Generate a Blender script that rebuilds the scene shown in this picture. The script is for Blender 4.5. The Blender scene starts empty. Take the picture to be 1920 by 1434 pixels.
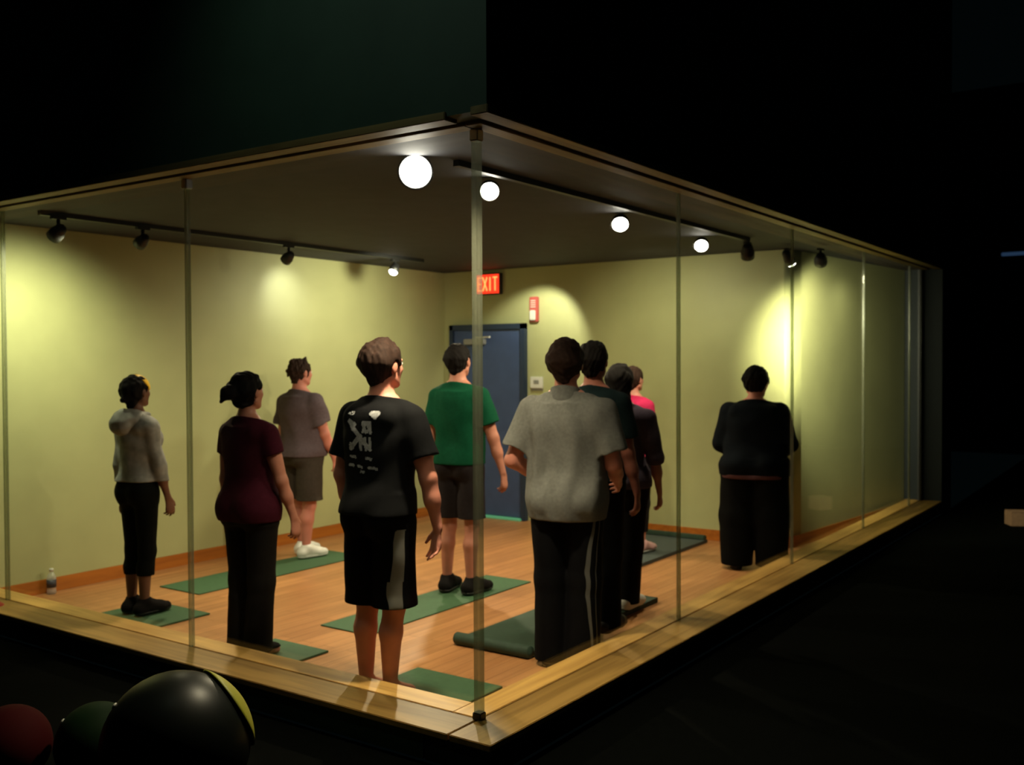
import bpy, bmesh, math, random
import numpy as np
from mathutils import Vector, Matrix
from mathutils.bvhtree import BVHTree
random.seed(7)
C = bpy.context.scene.collection
SC = bpy.context.scene

# ------------------------------------------------------------------ camera
FPX, YAW, PIT, ROLL, CX, CY, CH = 1857.5, 0.60939, -0.02048, -0.00425, -3.3582, -2.5216, 1.66
cF = np.array([math.cos(YAW)*math.cos(PIT), math.sin(YAW)*math.cos(PIT), math.sin(PIT)])
cR0 = np.array([math.sin(YAW), -math.cos(YAW), 0.0])
cU0 = np.cross(cR0, cF)
cR = math.cos(ROLL)*cR0 + math.sin(ROLL)*cU0
cU = -math.sin(ROLL)*cR0 + math.cos(ROLL)*cU0
CP = np.array([CX, CY, CH])
cam_data = bpy.data.cameras.new('camera')
cam_data.sensor_width = 36.0
cam_data.lens = FPX/1920*36
cam_data.clip_start = 0.05
cam = bpy.data.objects.new('camera', cam_data)
C.objects.link(cam)
mw = Matrix.Identity(4)
for i in range(3):
    mw[i][0], mw[i][1], mw[i][2], mw[i][3] = cR[i], cU[i], -cF[i], CP[i]
cam.matrix_world = mw
cam_data.dof.use_dof = True
cam_data.dof.focus_distance = 3.0
cam_data.dof.aperture_fstop = 4.0
SC.camera = cam

# ------------------------------------------------------------------ world, exposure
SC.view_settings.view_transform = 'Standard'
SC.view_settings.look = 'None'
SC.view_settings.gamma = 1
SC.view_settings.use_curve_mapping = False
SC.view_settings.exposure = 0.15
w = bpy.data.worlds.new('world'); SC.world = w
w.use_nodes = True
w.node_tree.nodes['Background'].inputs[0].default_value = (0.0005, 0.0011, 0.0012, 1)
w.node_tree.nodes['Background'].inputs[1].default_value = 1.0

def lamp(name, kind, loc, target, power, color=(1, .86, .62), size=.05, cone=100, blend=.6):
    d = bpy.data.lights.new(name, kind)
    d.energy = power; d.color = color
    if kind == 'SPOT':
        d.spot_size = math.radians(cone); d.spot_blend = blend
        d.shadow_soft_size = size
    elif kind == 'POINT':
        d.shadow_soft_size = size
    o = bpy.data.objects.new(name, d); C.objects.link(o)
    o.location = loc
    v = Vector(target) - Vector(loc)
    o.rotation_euler = v.to_track_quat('-Z', 'Y').to_euler()
    return o

LX, LY, ZC, HS, WO, WI = 5.2181, 4.3655, 2.6453, 0.14, 0.2147, 0.1472
# room lamps (some sit by a track head built below; fill lights have none)
HEADS = {
    'l1': (0.26, 0.43, 2.575), 'l2': (0.82, 0.43, 2.575), 'l3': (2.22, 0.45, 2.575), 'l4': (3.52, 0.50, 2.575),
}
KEY = (1.0, .84, .56)
lamp('lamp_light_1', 'SPOT', (0.20, 0.37, 2.50), (-0.08, 0.10, 0.0), 190, KEY, .05, 120, .9)
lamp('lamp_light_2', 'SPOT', (0.86, 0.55, 2.50), (2.6, 2.6, 0.0), 70, KEY, .05, 115, .8)
lamp('lamp_light_3', 'SPOT', (2.24, 0.60, 2.50), (3.0, 2.8, 0.0), 120, KEY, .05, 115, .8)
lamp('lamp_light_4', 'SPOT', (3.55, 0.65, 2.50), (3.0, 2.2, 0.0), 120, KEY, .05, 120, .8)
lamp('fill_light_14', 'SPOT', (1.2, 3.40, 2.46), (1.7, 1.9, 0.0), 150, KEY, .05, 115, .9)  # added fill for the middle of the room, no head of its own
lamp('fill_light_15', 'SPOT', (3.6, 3.20, 2.46), (2.7, 1.6, 0.0), 190, KEY, .05, 120, .9)  # second added room fill, from the far corner side
lamp('lamp_light_5', 'SPOT', (0.30, 3.50, 2.46), (0.30, 4.36, 1.35), 110, (1, .98, .62), .05, 130, 1)
lamp('lamp_light_6', 'SPOT', (2.80, 3.98, 2.50), (2.86, 4.36, 2.28), 9, (1, .98, .92), .04, 84, 1)
lamp('lamp_light_7', 'SPOT', (3.40, 3.20, 2.46), (3.5, 4.36, 1.7), 75, (1, .94, .66), .05, 140, 1)
lamp('lamp_light_8', 'SPOT', (4.65, 2.80, 2.46), (5.22, 3.10, 1.85), 40, (1, .95, .70), .03, 88, .5)
lamp('lamp_light_9', 'SPOT', (4.70, 0.75, 2.40), (5.22, 0.75, 1.75), 4, (1, .95, .60), .04, 110, 1)
lamp('fill_light_10', 'SPOT', (3.9, 1.6, 2.45), (5.22, 1.4, 1.3), 60, (1, .92, .60), .05, 130, 1)  # fill for the back wall, no track head there
lamp('fill_light_11', 'SPOT', (5.42, 0.09, 2.42), (5.80, 0.38, 1.80), 16, (1, .95, .60), .04, 165, 1)  # spot put in for the right wall pool, hangs without a fixture
lamp('fill_light_12', 'SPOT', (6.2, 0.05, 2.42), (6.4, 0.33, 1.5), 4, (1, .95, .60), .04, 168, 1)  # weak added fill farther along the right wall
lamp('fill_light_13', 'SPOT', (4.45, 0.15, 2.15), (6.9, 0.28, 1.2), 330, (1, .95, .60), .04, 88, 1)  # added grazing fill to brighten the right wall, no fixture
lamp('hall_light', 'SPOT', (-1.5, 0.55, 4.4), (-0.2, 0.35, 3.1), 18, (.75, 1, .78), .1, 100, 1)  # unseen hall lamp, added to light the left outer wall

# ------------------------------------------------------------------ pixel helpers (measuring the room only)
def ray(px, py):
    return cF + cR*(px-960)/FPX - cU*(py-717)/FPX
def on_z(px, py, z=0.0):
    d = ray(px, py); t = (z-CP[2])/d[2]; return CP + d*t
def on_x(px, py, x):
    d = ray(px, py); t = (x-CP[0])/d[0]; return CP + d*t
def on_y(px, py, y):
    d = ray(px, py); t = (y-CP[1])/d[1]; return CP + d*t
def at_d(px, py, t):
    return CP + ray(px, py)*t

# ------------------------------------------------------------------ materials
def mat(name, col, rough=.6, metal=0, spec=.5, noise=0, nscale=30, bump=0, bscale=200, emit=None, estr=0, alpha=None):
    m = bpy.data.materials.new(name); m.use_nodes = True
    nt = m.node_tree; b = nt.nodes['Principled BSDF']
    b.inputs['Base Color'].default_value = (*col, 1)
    b.inputs['Roughness'].default_value = rough
    b.inputs['Metallic'].default_value = metal
    b.inputs['Specular IOR Level'].default_value = spec
    tc = nt.nodes.new('ShaderNodeTexCoord')
    if noise:
        n = nt.nodes.new('ShaderNodeTexNoise'); n.inputs['Scale'].default_value = nscale; n.inputs['Detail'].default_value = 4
        r = nt.nodes.new('ShaderNodeMapRange'); r.inputs[1].default_value = .3; r.inputs[2].default_value = .7
        r.inputs[3].default_value = 1-noise; r.inputs[4].default_value = 1+noise
        mx = nt.nodes.new('ShaderNodeVectorMath'); mx.operation = 'SCALE'; mx.inputs[0].default_value = col
        nt.links.new(tc.outputs['Object'], n.inputs['Vector'])
        nt.links.new(n.outputs['Fac'], r.inputs[0]); nt.links.new(r.outputs[0], mx.inputs['Scale'])
        nt.links.new(mx.outputs[0], b.inputs['Base Color'])
    if bump:
        n2 = nt.nodes.new('ShaderNodeTexNoise'); n2.inputs['Scale'].default_value = bscale
        bp = nt.nodes.new('ShaderNodeBump'); bp.inputs['Strength'].default_value = bump; bp.inputs['Distance'].default_value = .003
        nt.links.new(tc.outputs['Object'], n2.inputs['Vector'])
        nt.links.new(n2.outputs['Fac'], bp.inputs['Height']); nt.links.new(bp.outputs[0], b.inputs['Normal'])
    if emit:
        b.inputs['Emission Color'].default_value = (*emit, 1); b.inputs['Emission Strength'].default_value = estr
    return m

def wood(name, c1, c2, axis, rough=.4, plank=None, spec=.5):
    m = bpy.data.materials.new(name); m.use_nodes = True
    nt = m.node_tree; b = nt.nodes['Principled BSDF']; L = nt.links
    tc = nt.nodes.new('ShaderNodeTexCoord'); mp = nt.nodes.new('ShaderNodeMapping')
    s = [14, 14, 14]; s[axis] = .9
    mp.inputs['Scale'].default_value = s
    n = nt.nodes.new('ShaderNodeTexNoise'); n.inputs['Scale'].default_value = 1.6; n.inputs['Detail'].default_value = 8
    n.inputs['Distortion'].default_value = .6
    cr = nt.nodes.new('ShaderNodeValToRGB')
    cr.color_ramp.elements[0].position = .3; cr.color_ramp.elements[0].color = (*c2, 1)
    cr.color_ramp.elements[1].position = .65; cr.color_ramp.elements[1].color = (*c1, 1)
    L.new(tc.outputs['Object'], mp.inputs[0]); L.new(mp.outputs[0], n.inputs['Vector']); L.new(n.outputs['Fac'], cr.inputs[0])
    out = cr.outputs[0]
    if plank:
        bk = nt.nodes.new('ShaderNodeTexBrick'); bk.inputs['Scale'].default_value = 1
        bk.inputs['Brick Width'].default_value = plank[0]; bk.inputs['Row Height'].default_value = plank[1]
        bk.inputs['Mortar Size'].default_value = .0022; bk.inputs['Mortar Smooth'].default_value = .3
        bk.inputs['Color1'].default_value = (1, 1, 1, 1); bk.inputs['Color2'].default_value = (.8, .8, .8, 1)
        bk.inputs['Mortar'].default_value = (.35, .3, .25, 1); bk.offset = .37
        L.new(tc.outputs['Object'], bk.inputs['Vector'])
        mx = nt.nodes.new('ShaderNodeMix'); mx.data_type = 'RGBA'; mx.blend_type = 'MULTIPLY'; mx.inputs[0].default_value = 1
        L.new(out, mx.inputs[6]); L.new(bk.outputs['Color'], mx.inputs[7]); out = mx.outputs[2]
    L.new(out, b.inputs['Base Color'])
    b.inputs['Roughness'].default_value = rough
    b.inputs['Specular IOR Level'].default_value = spec
    return m

def glassy(name, tint=(1, 1, 1), rough=0.0, body=0.0, bodycol=(.2, .2, .2)):
    m = bpy.data.materials.new(name); m.use_nodes = True
    nt = m.node_tree; nt.nodes.remove(nt.nodes['Principled BSDF']); L = nt.links
    out = nt.nodes['Material Output']
    tr = nt.nodes.new('ShaderNodeBsdfTransparent'); tr.inputs[0].default_value = (*tint, 1)
    gl = nt.nodes.new('ShaderNodeBsdfGlossy'); gl.inputs['Roughness'].default_value = rough
    fr = nt.nodes.new('ShaderNodeFresnel')
    ge = nt.nodes.new('ShaderNodeNewGeometry'); io = nt.nodes.new('ShaderNodeMapRange')   # thin sheet: same index on both faces
    io.inputs[3].default_value = 1.45; io.inputs[4].default_value = 1/1.45
    L.new(ge.outputs['Backfacing'], io.inputs[0]); L.new(io.outputs[0], fr.inputs[0])
    mx = nt.nodes.new('ShaderNodeMixShader')
    L.new(fr.outputs[0], mx.inputs[0])
    if body:
        df = nt.nodes.new('ShaderNodeBsdfDiffuse'); df.inputs[0].default_value = (*bodycol, 1)
        tl = nt.nodes.new('ShaderNodeBsdfTranslucent'); tl.inputs[0].default_value = (*bodycol, 1)
        m0 = nt.nodes.new('ShaderNodeAddShader'); L.new(df.outputs[0], m0.inputs[0]); L.new(tl.outputs[0], m0.inputs[1])
        m2 = nt.nodes.new('ShaderNodeMixShader'); m2.inputs[0].default_value = body
        L.new(tr.outputs[0], m2.inputs[1]); L.new(m0.outputs[0], m2.inputs[2]); L.new(m2.outputs[0], mx.inputs[1])
    else:
        L.new(tr.outputs[0], mx.inputs[1])
    L.new(gl.outputs[0], mx.inputs[2]); L.new(mx.outputs[0], out.inputs[0])
    return m

M = {}
M['wall'] = mat('olive_paint', (.46, .47, .235), .5, spec=.4, noise=.05, nscale=3, bump=.15, bscale=150)
M['ceil'] = mat('charcoal_ceiling', (.030, .031, .040), .8, noise=.15, nscale=6)
M['ext'] = mat('dark_green_paint_lit', (.030, .060, .042), .7, noise=.1, nscale=4)  # left outer wall: faint glow of that side put into the colour
M['extr'] = mat('outer_paint_shaded', (.010, .016, .022), .7, noise=.1, nscale=4)  # darker version of the outer paint, shade put into the colour
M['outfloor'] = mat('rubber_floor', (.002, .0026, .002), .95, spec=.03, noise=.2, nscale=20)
M['floor'] = wood('floor_wood', (.56, .26, .10), (.42, .18, .065), 0, .38, (1.2, .09))
M['base'] = wood('baseboard_wood', (.50, .16, .02), (.34, .10, .012), 0, .4)
M['sillx'] = wood('pine_sill_x', (.68, .40, .11), (.44, .24, .06), 0, .45)
M['silly'] = wood('pine_sill_y', (.68, .40, .11), (.44, .24, .06), 1, .45)
M['headx'] = wood('header_pine_x', (.30, .20, .075), (.17, .10, .035), 0, .6)
M['heady'] = wood('header_pine_y', (.30, .20, .075), (.17, .10, .035), 1, .6)
M['glass'] = glassy('window_glass', (.97, .985, .97))
M['joint'] = glassy('silicone_joint', (.8, .85, .75), .3, .40, (.16, .155, .12))
M['jointc'] = glassy('corner_joint', (.8, .85, .75), .3, .32, (.16, .16, .135))
M['clip'] = mat('steel_clip', (.6, .6, .58), .3, 1)
M['black'] = mat('black_metal', (.012, .012, .012), .5)
M['darkgrey'] = mat('dark_grey_metal', (.03, .03, .033), .5)
M['door'] = mat('blue_door_paint', (.050, .085, .21), .5, noise=.08, nscale=8)
M['doorframe'] = mat('dark_blue_frame', (.018, .035, .075), .5)
M['teal'] = mat('teal_gap_daylight', (.20, .75, .55), .4)  # daylight leaking under the door, put into a teal colour
M['white'] = mat('white_plastic', (.72, .72, .66), .4)
M['grey'] = mat('grey_plastic', (.25, .25, .23), .4)
M['mat'] = mat('green_yoga_mat', (.040, .105, .045), .75, noise=.12, nscale=40, bump=.4, bscale=300)
M['matd'] = mat('dark_green_mat', (.022, .050, .030), .75, noise=.15, nscale=30, bump=.4, bscale=300)
M['matb'] = mat('charcoal_mat', (.045, .060, .058), .75, noise=.12, nscale=30, bump=.4, bscale=300)

# ------------------------------------------------------------------ mesh helpers
def props(o, label=None, cat=None, group=None, kind=None):
    if label: o['label'] = label
    if cat: o['category'] = cat
    if group: o['group'] = group
    if kind: o['kind'] = kind
    return o
def link(name, me, m, parent=None, smooth=False):
    if m is not None: me.materials.append(m)
    if smooth:
        me.polygons.foreach_set('use_smooth', [True]*len(me.polygons))
    o = bpy.data.objects.new(name, me); C.objects.link(o)
    if parent: o.parent = parent
    return o
def empty(name, loc, rz=0, **k):
    o = bpy.data.objects.new(name, None); C.objects.link(o)
    o.location = loc; o.rotation_euler = (0, 0, rz); o.empty_display_size = .1
    props(o, **k); return o
def bm_obj(name, bm, m, parent=None, smooth=False):
    bmesh.ops.recalc_face_normals(bm, faces=bm.faces)
    me = bpy.data.meshes.new(name); bm.to_mesh(me); bm.free()
    return link(name, me, m, parent, smooth)
def add_box(bm, a, b, mx=None, bev=0):
    x0, y0, z0 = a; x1, y1, z1 = b
    t = bmesh.new()
    bmesh.ops.create_cube(t, size=1)
    for v in t.verts:
        v.co = Vector(((x0+x1)/2+v.co.x*(x1-x0), (y0+y1)/2+v.co.y*(y1-y0), (z0+z1)/2+v.co.z*(z1-z0)))
    if bev: bmesh.ops.bevel(t, geom=list(t.edges), offset=bev, segments=2, affect='EDGES')
    if mx is not None: bmesh.ops.transform(t, matrix=mx, verts=t.verts)
    me = bpy.data.meshes.new('t'); t.to_mesh(me); t.free(); bm.from_mesh(me); bpy.data.meshes.remove(me)
def box(name, a, b, m, parent=None, bev=0, mx=None):
    bm = bmesh.new(); add_box(bm, a, b, mx, bev); return bm_obj(name, bm, m, parent)
def prism(name, pts, z0, z1, m, parent=None, bev=0):
    bm = bmesh.new()
    lo = [bm.verts.new((x, y, z0)) for x, y in pts]; hi = [bm.verts.new((x, y, z1)) for x, y in pts]
    n = len(pts)
    bm.faces.new(lo); bm.faces.new(hi)
    for i in range(n): bm.faces.new((lo[i], lo[(i+1) % n], hi[(i+1) % n], hi[i]))
    if bev: bmesh.ops.bevel(bm, geom=[e for e in bm.edges if abs(e.verts[0].co.z-e.verts[1].co.z) < 1e-6 or True], offset=bev, segments=2, affect='EDGES')
    return bm_obj(name, bm, m, parent)
def add_lathe(bm, prof, mx=None, seg=28):
    rings = []
    for r, z in prof:
        rings.append([bm.verts.new((r*math.cos(2*math.pi*i/seg), r*math.sin(2*math.pi*i/seg), z)) for i in range(seg)])
    for a, b in zip(rings, rings[1:]):
        for i in range(seg):
            bm.faces.new((a[i], a[(i+1) % seg], b[(i+1) % seg], b[i]))
    bm.faces.new(rings[0]); bm.faces.new(rings[-1])
    if mx is not None:
        bmesh.ops.transform(bm, matrix=mx, verts=[v for r in rings for v in r])
def lathe(name, prof, m, parent=None, mx=None, seg=28):
    bm = bmesh.new(); add_lathe(bm, prof, mx, seg); return bm_obj(name, bm, m, parent, True)
def aim_mx(loc, d):
    q = Vector(d).normalized().to_track_quat('Z', 'Y')
    return Matrix.Translation(Vector(loc)) @ q.to_matrix().to_4x4()
def structure(o): o['kind'] = 'structure'; return o

# ------------------------------------------------------------------ room shell
S = structure
XE = 8.02                                        # where the glass front ends on the right
c1 = on_x(1482, 700, LX); C1 = (LX, float(c1[1])); C2 = (XE, 0.17)
S(prism('floor', [(-.0, -.0), (XE, 0), (XE, .3), (LX+.1, LY+.1), (-.0, LY+.1)], -.05, 0, M['floor']))
S(prism('ceiling', [(0, 0), (XE, 0), (XE, LY+.1), (0, LY+.1)], ZC, ZC+.06, M['ceil']))
S(box('wall_left', (-.2, LY, 0), (LX+.1, LY+.1, ZC), M['wall']))
S(box('wall_back', (LX, C1[1]+.06, 0), (LX+.1, LY, ZC), M['wall']))
bay = []
k_ = .22/(XE-LX); A0, B0 = Vector((LX, C1[1]+.06)), Vector((C1[0]+(C2[0]-C1[0])*k_, C1[1]+(C2[1]-C1[1])*k_)); K0 = Vector((LX, C1[1]))
for i in range(13):
    t_ = i/12; q_ = A0*(1-t_)**2+K0*2*t_*(1-t_)+B0*t_*t_; bay.append((q_.x, q_.y))
wr_ = S(prism('wall_right', bay+[C2, (XE, .7), (LX+.1, 1.0)], 0, ZC, M['wall']))
wr_.data.polygons.foreach_set('use_smooth', [abs(f.normal.z) < .5 and f.area < .4 for f in wr_.data.polygons])
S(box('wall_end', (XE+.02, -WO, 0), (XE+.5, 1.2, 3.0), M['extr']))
S(box('baseboard_left', (WI+.005, LY-.016, 0), (LX, LY, .10), M['base'], bev=.003))
S(box('baseboard_back', (LX-.016, C1[1]+.06, 0), (LX, 3.17, .10), M['base'], bev=.003))
S(box('baseboard_corner', (LX-.016, 4.17, 0), (LX, LY-.016, .10), M['base'], bev=.003))
S(prism('baseboard_right', [(x-.013, y-.010) for x, y in bay]+[(C2[0], C2[1]-.014), (C2[0], C2[1]-.001)]+[(x-.001, y-.001) for x, y in bay[::-1]], 0, .10, M['base']))

# kerb and sill boards
G = .005
S(box('wall_kerb_left', (-WO+.015, WI, 0), (WI-.012, LY, HS-.028), M['ext']))
S(box('wall_kerb_right', (-WO+.015, -WO+.015, 0), (XE, WI-.012, HS-.028), M['extr']))
S(box('trim_1', (-WO, G, HS-.028), (-G, LY, HS), M['silly'], bev=.003))
S(box('trim_2', (G, WI, HS-.028), (WI, LY, HS), M['silly'], bev=.003))
S(box('trim_3', (-WO, -WO, HS-.028), (XE+.02, -G, HS), M['sillx'], bev=.003))
S(box('trim_4', (G, G, HS-.028), (XE, WI, HS), M['sillx'], bev=.003))
# header boards under the wall above the glass
Z1 = ZC-.002
S(box('trim_5', (-WO, 0, Z1-.004), (-WO+.085, LY+2, Z1+.03), M['heady'], bev=.003))
S(box('trim_6', (-.085, 0, Z1-.004), (-.004, LY+2, Z1+.03), M['heady'], bev=.003))
S(box('trim_7', (-WO, -WO, Z1-.004), (XE+.02, -WO+.085, Z1+.03), M['headx'], bev=.003))
S(box('trim_8', (-.085, -.085, Z1-.004), (XE, -.004, Z1+.03), M['headx'], bev=.003))
o_ = WO-.012
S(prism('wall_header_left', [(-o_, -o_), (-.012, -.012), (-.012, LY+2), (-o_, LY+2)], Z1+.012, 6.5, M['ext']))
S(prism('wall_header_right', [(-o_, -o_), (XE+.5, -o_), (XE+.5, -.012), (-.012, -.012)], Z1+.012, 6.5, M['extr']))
# hall around the glass room
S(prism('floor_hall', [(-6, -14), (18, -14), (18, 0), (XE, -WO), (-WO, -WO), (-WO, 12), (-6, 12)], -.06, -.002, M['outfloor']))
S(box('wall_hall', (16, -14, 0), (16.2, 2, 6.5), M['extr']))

# ------------------------------------------------------------------ glass panes
TH = .010
def pane(n, axis, a, b, clips=True, first=False, jm=None):
    e = bpy.data.objects.new('window_%d' % n, None); C.objects.link(e); S(e)
    if axis == 'y':
        e.location = (0, a, HS)
        box('glass_pane', (-TH/2, .010, -.02), (TH/2, b-a-.010, ZC-HS), M['glass'], e)
        box('edge_joint', (-.012, b-a-.010, -.0), (.012, b-a+.010, ZC-HS-.003), jm or M['joint'], e)
    else:
        e.location = (a, 0, HS)
        box('glass_pane', (.010, -TH/2, -.02), (b-a-.010, TH/2, ZC-HS), M['glass'], e)
        box('edge_joint', (b-a-.008, -.010, -.0), (b-a+.008, .010, ZC-HS-.003), jm or M['joint'], e)
    return e
ly_seam = [float(on_y(0, 0, 0)[0])]
s1 = float(on_x(351, 400, 0.0)[1]); s2 = s1 + (float(on_x(8, 650, 0.0)[1])-s1)
w1 = pane(1, 'y', 0, s1); w2 = pane(2, 'y', s1, s2); w3 = pane(3, 'y', s2, LY)
xs = [0]+[float(on_y(p, q, 0.0)[0]) for p, q in ((1272, 600), (1485, 700), (1619, 700), (1705, 700))]+[XE]
xs = [v for i, v in enumerate(xs) if i == 0 or v > xs[i-1]+.1]
for i in range(len(xs)-1):
    pane(4+i, 'x', xs[i], xs[i+1])
cj = box('corner_joint', (-.016, -.016, -.03), (.016, .016, ZC-HS-.003), M['jointc'])
cj.parent = w1; cj.location = (0, 0, 0)
for (wp, off) in ((w1, (0, s1, ZC-HS-.03)), (w1, (0, .0, ZC-HS-.03))):
    c = box('clip', (-.022, -.022, -.025), (.022, .022, .025), M['clip'], wp, .004); c.location = off
for off in ((0, 0, 0.0),):
    c = box('clip', (-.022, -.022, -.028), (.022, .022, .03), M['darkgrey'], w1, .004); c.location = off
box('end_joint', (-.05, -.02, 0), (0.0, .02, ZC-HS-.003), M['darkgrey'], bpy.data.objects['window_%d' % (3+len(xs)-1)]).location = (xs[-1]-xs[-2], 0, 0)

# ------------------------------------------------------------------ door, sign, alarm, thermostat
dy0 = float(on_x(990, 800, LX)[1]); dy1 = float(on_x(850, 800, LX)[1]); dz = float(on_x(985, 606, LX)[2])
D = bpy.data.objects.new('door_1', None); C.objects.link(D); S(D); D.location = (LX, dy0, 0)
dw = dy1-dy0
box('door_leaf', (-.045, .055, .03), (-.005, dw-.055, dz-.06), M['door'], D, .004)
bm = bmesh.new()
add_box(bm, (-.07, 0, 0), (-.0, .055, dz), None, .004); add_box(bm, (-.07, dw-.055, 0), (-.0, dw, dz), None, .004)
add_box(bm, (-.07, .0, dz-.06), (-.0, dw, dz), None, .004)
bm_obj('door_frame', bm, M['doorframe'], D)
box('gap_daylight', (-.10, .04, .0), (-.0, dw-.04, .026), M['teal'], D, .004)  # strip coloured as the light gap under the door
bm = bmesh.new()
add_box(bm, (-.115, .50, dz-.215), (-.045, .76, dz-.155), None, .006)
clo = bm_obj('door_closer', bm, M['grey'], D)
bm = bmesh.new()
add_box(bm, (-.01, -.25, -.008), (.01, 0, .008), Matrix.Translation((-.10, .60, dz-.14)) @ Matrix.Rotation(math.radians(-18), 4, 'Z'))
bm_obj('closer_arm', bm, M['white'], clo)
lathe('door_handle', [(.0, 0), (.026, 0), (.026, .012), (.012, .016), (.012, .045), (.028, .055), (.028, .075), (.012, .082)], M['clip'], D,
      Matrix.Translation((-.045, dw-.13, 1.0)) @ Matrix.Rotation(math.radians(-90), 4, 'Y'))

M['exit'] = mat('exit_red_glow', (.6, .02, .01), .4, emit=(1, .035, .012), estr=1.5)
M['exitl'] = mat('exit_letter_glow', (.9, .3, .1), .4, emit=(1, .26, .07), estr=2.2)
p0 = on_x(893, 516, LX-.07); p1 = on_x(934, 549, LX-.07)
ey0, ey1, ez1, ez0 = float(p1[1]), float(p0[1]), float(p0[2])-.0, float(p1[2])
ez1 = min(ez1, ZC-.02)
E_ = empty('exit_sign', (LX-.055, (ey0+ey1)/2, ez0), label='small glowing red exit sign high on the wall above the blue door', cat='sign')
hw, hh = (ey1-ey0)/2, ez1-ez0
box('housing', (-.0, -hw-.012, -.012), (.054, hw+.012, hh+.012), M['darkgrey'], E_, .004)
fc = box('sign_face', (-.006, -hw, 0), (-.001, hw, hh), M['exit'], E_)
bm = bmesh.new()
lw = hw*2/4.7
def seg(i, a, b):                               # a stroke of letter i from a to b in a 0..1 cell, read from inside the room
    ax = hw*.9-(i+a[0]*.78)*lw*1.08-.004; bx = hw*.9-(i+b[0]*.78)*lw*1.08-.004
    az = hh*(.16+.68*a[1]); bz = hh*(.16+.68*b[1])
    dyy, dzz = bx-ax, bz-az; Ln = math.hypot(dyy, dzz)
    mx = Matrix.Translation((-.008, (ax+bx)/2, (az+bz)/2)) @ Matrix.Rotation(math.atan2(dzz, dyy), 4, 'X')
    add_box(bm, (-.003, -Ln/2-.004, -.0075), (.001, Ln/2+.004, .0075), mx)
for st in (((0, 0), (0, 1)), ((0, 1), (1, 1)), ((0, .5), (.8, .5)), ((0, 0), (1, 0))): seg(0, *st)
for st in (((0, 0), (1, 1)), ((0, 1), (1, 0))): seg(1, *st)
seg(2, (.5, 0), (.5, 1))
for st in (((0, 1), (1, 1)), ((.5, 0), (.5, 1))): seg(3, *st)
bm_obj('lettering', bm, M['exitl'], fc)

p = on_x(1004, 580, LX)
A = empty('fire_alarm', (LX, float(p[1]), float(p[2])), label='narrow red and white fire alarm strobe on the wall right of the exit sign', cat='alarm')
M['pinkred'] = mat('alarm_red', (.50, .10, .09), .4)
box('housing', (-.045, -.05, -.13), (0, .05, .13), M['pinkred'], A, .008)
box('strobe_lens', (-.065, -.035, -.115), (-.045, .035, -.01), M['white'], A, .008)
bm = bmesh.new()
for i in range(4): add_box(bm, (-.049, -.03, .02+i*.022), (-.045, .03, .028+i*.022))
bm_obj('horn_grille', bm, M['white'], A)
p = on_x(1008, 717, LX)
T = empty('thermostat', (LX, float(p[1]), float(p[2])), label='small white thermostat box on the wall right of the blue door', cat='thermostat')
box('cover', (-.03, -.075, -.06), (0, .075, .06), M['white'], T, .006)
box('dial_window', (-.034, -.035, -.015), (-.03, .03, .025), M['grey'], T, .002)
box('wall_plate', (-.008, -.07, -.085), (0, .07, -.05), M['grey'], T)

# ------------------------------------------------------------------ ceiling light tracks
bulb = mat('lamp_glow', (1, .9, .7), .4, emit=(1, .93, .78), estr=26)
bulb_dim = mat('lamp_glow_side', (1, .9, .7), .4, emit=(1, .97, .85), estr=9)
def track_head(loc, aim, r, label, glow=None, length=.13, drop=None, group=None):
    """a can on a yoke under the ceiling track; loc = centre of the front face"""
    loc = Vector(loc); d = Vector(aim).normalized()
    e = empty('track_light', (loc.x, loc.y, ZC-.03), label=label, cat='ceiling light')
    rel = loc-Vector((loc.x, loc.y, ZC-.03))
    back = rel-d*length
    mx = aim_mx(rel-d*length, d)
    lathe('lamp_can', [(r*.55, 0), (r*.8, .015), (r*.95, length*.45), (r*1.08, length*.55), (r*1.1, length), (r*.98, length), (r*.9, length*.8)], M['black'], e, mx)
    if glow is not None:
        lathe('bulb', [(r*.97, length*.86), (r*.97, length*.985), (r*.8, length+.012), (r*.4, length+.02)], glow, e, mx)
    mid = rel-d*length*.55
    bm = bmesh.new()
    ln = max(.02, -mid.z)
    add_lathe(bm, [(.012, mid.z), (.012, 0)], Matrix.Translation((mid.x, mid.y, 0)), 12)
    bm_obj('stem', bm, M['black'], e, True)
    box('adapter', (mid.x-.05, mid.y-.018, -.02), (mid.x+.05, mid.y+.018, 0), M['black'], e, .003)
    return e
def cam_aim(px, py, t, mixv=(0, 0, 0), k=.0):
    v = -ray(px, py); v = v/np.linalg.norm(v)
    return tuple(v+np.array(mixv)*k)
tc_ = S
def lamp_at(px, py, z): return tuple(on_z(px, py, z))
track_head(lamp_at(779, 322, ZC-.075), cam_aim(779, 322, 1), .078, 'brightest ceiling track light glowing near the glass corner', bulb, .08)
track_head(lamp_at(918, 359, ZC-.075), cam_aim(918, 359, 1, (0, 0, -1), .35), .050, 'lit ceiling track light just right of the glass corner post', bulb, .08)
track_head(lamp_at(1163, 421, ZC-.075), cam_aim(1163, 421, 1, (0, 0, -1), .6), .055, 'lit ceiling track light, third from the left in the bright row', bulb, .08)
track_head(lamp_at(1315, 461, ZC-.075), cam_aim(1315, 461, 1, (0, 0, -1), .6), .054, 'lit ceiling track light, farthest and smallest of the bright row', bulb, .08)
track_head((4.30, .50, 2.50), (.8, .3, -.9), .05, 'unlit black track head between the bright row and the right wall pool', None, .12)
track_head(lamp_at(1484, 494, 2.49), (.55, -.25, -.8), .042, 'black track head with a glowing rim above the right wall pool', bulb_dim, .13)
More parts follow.
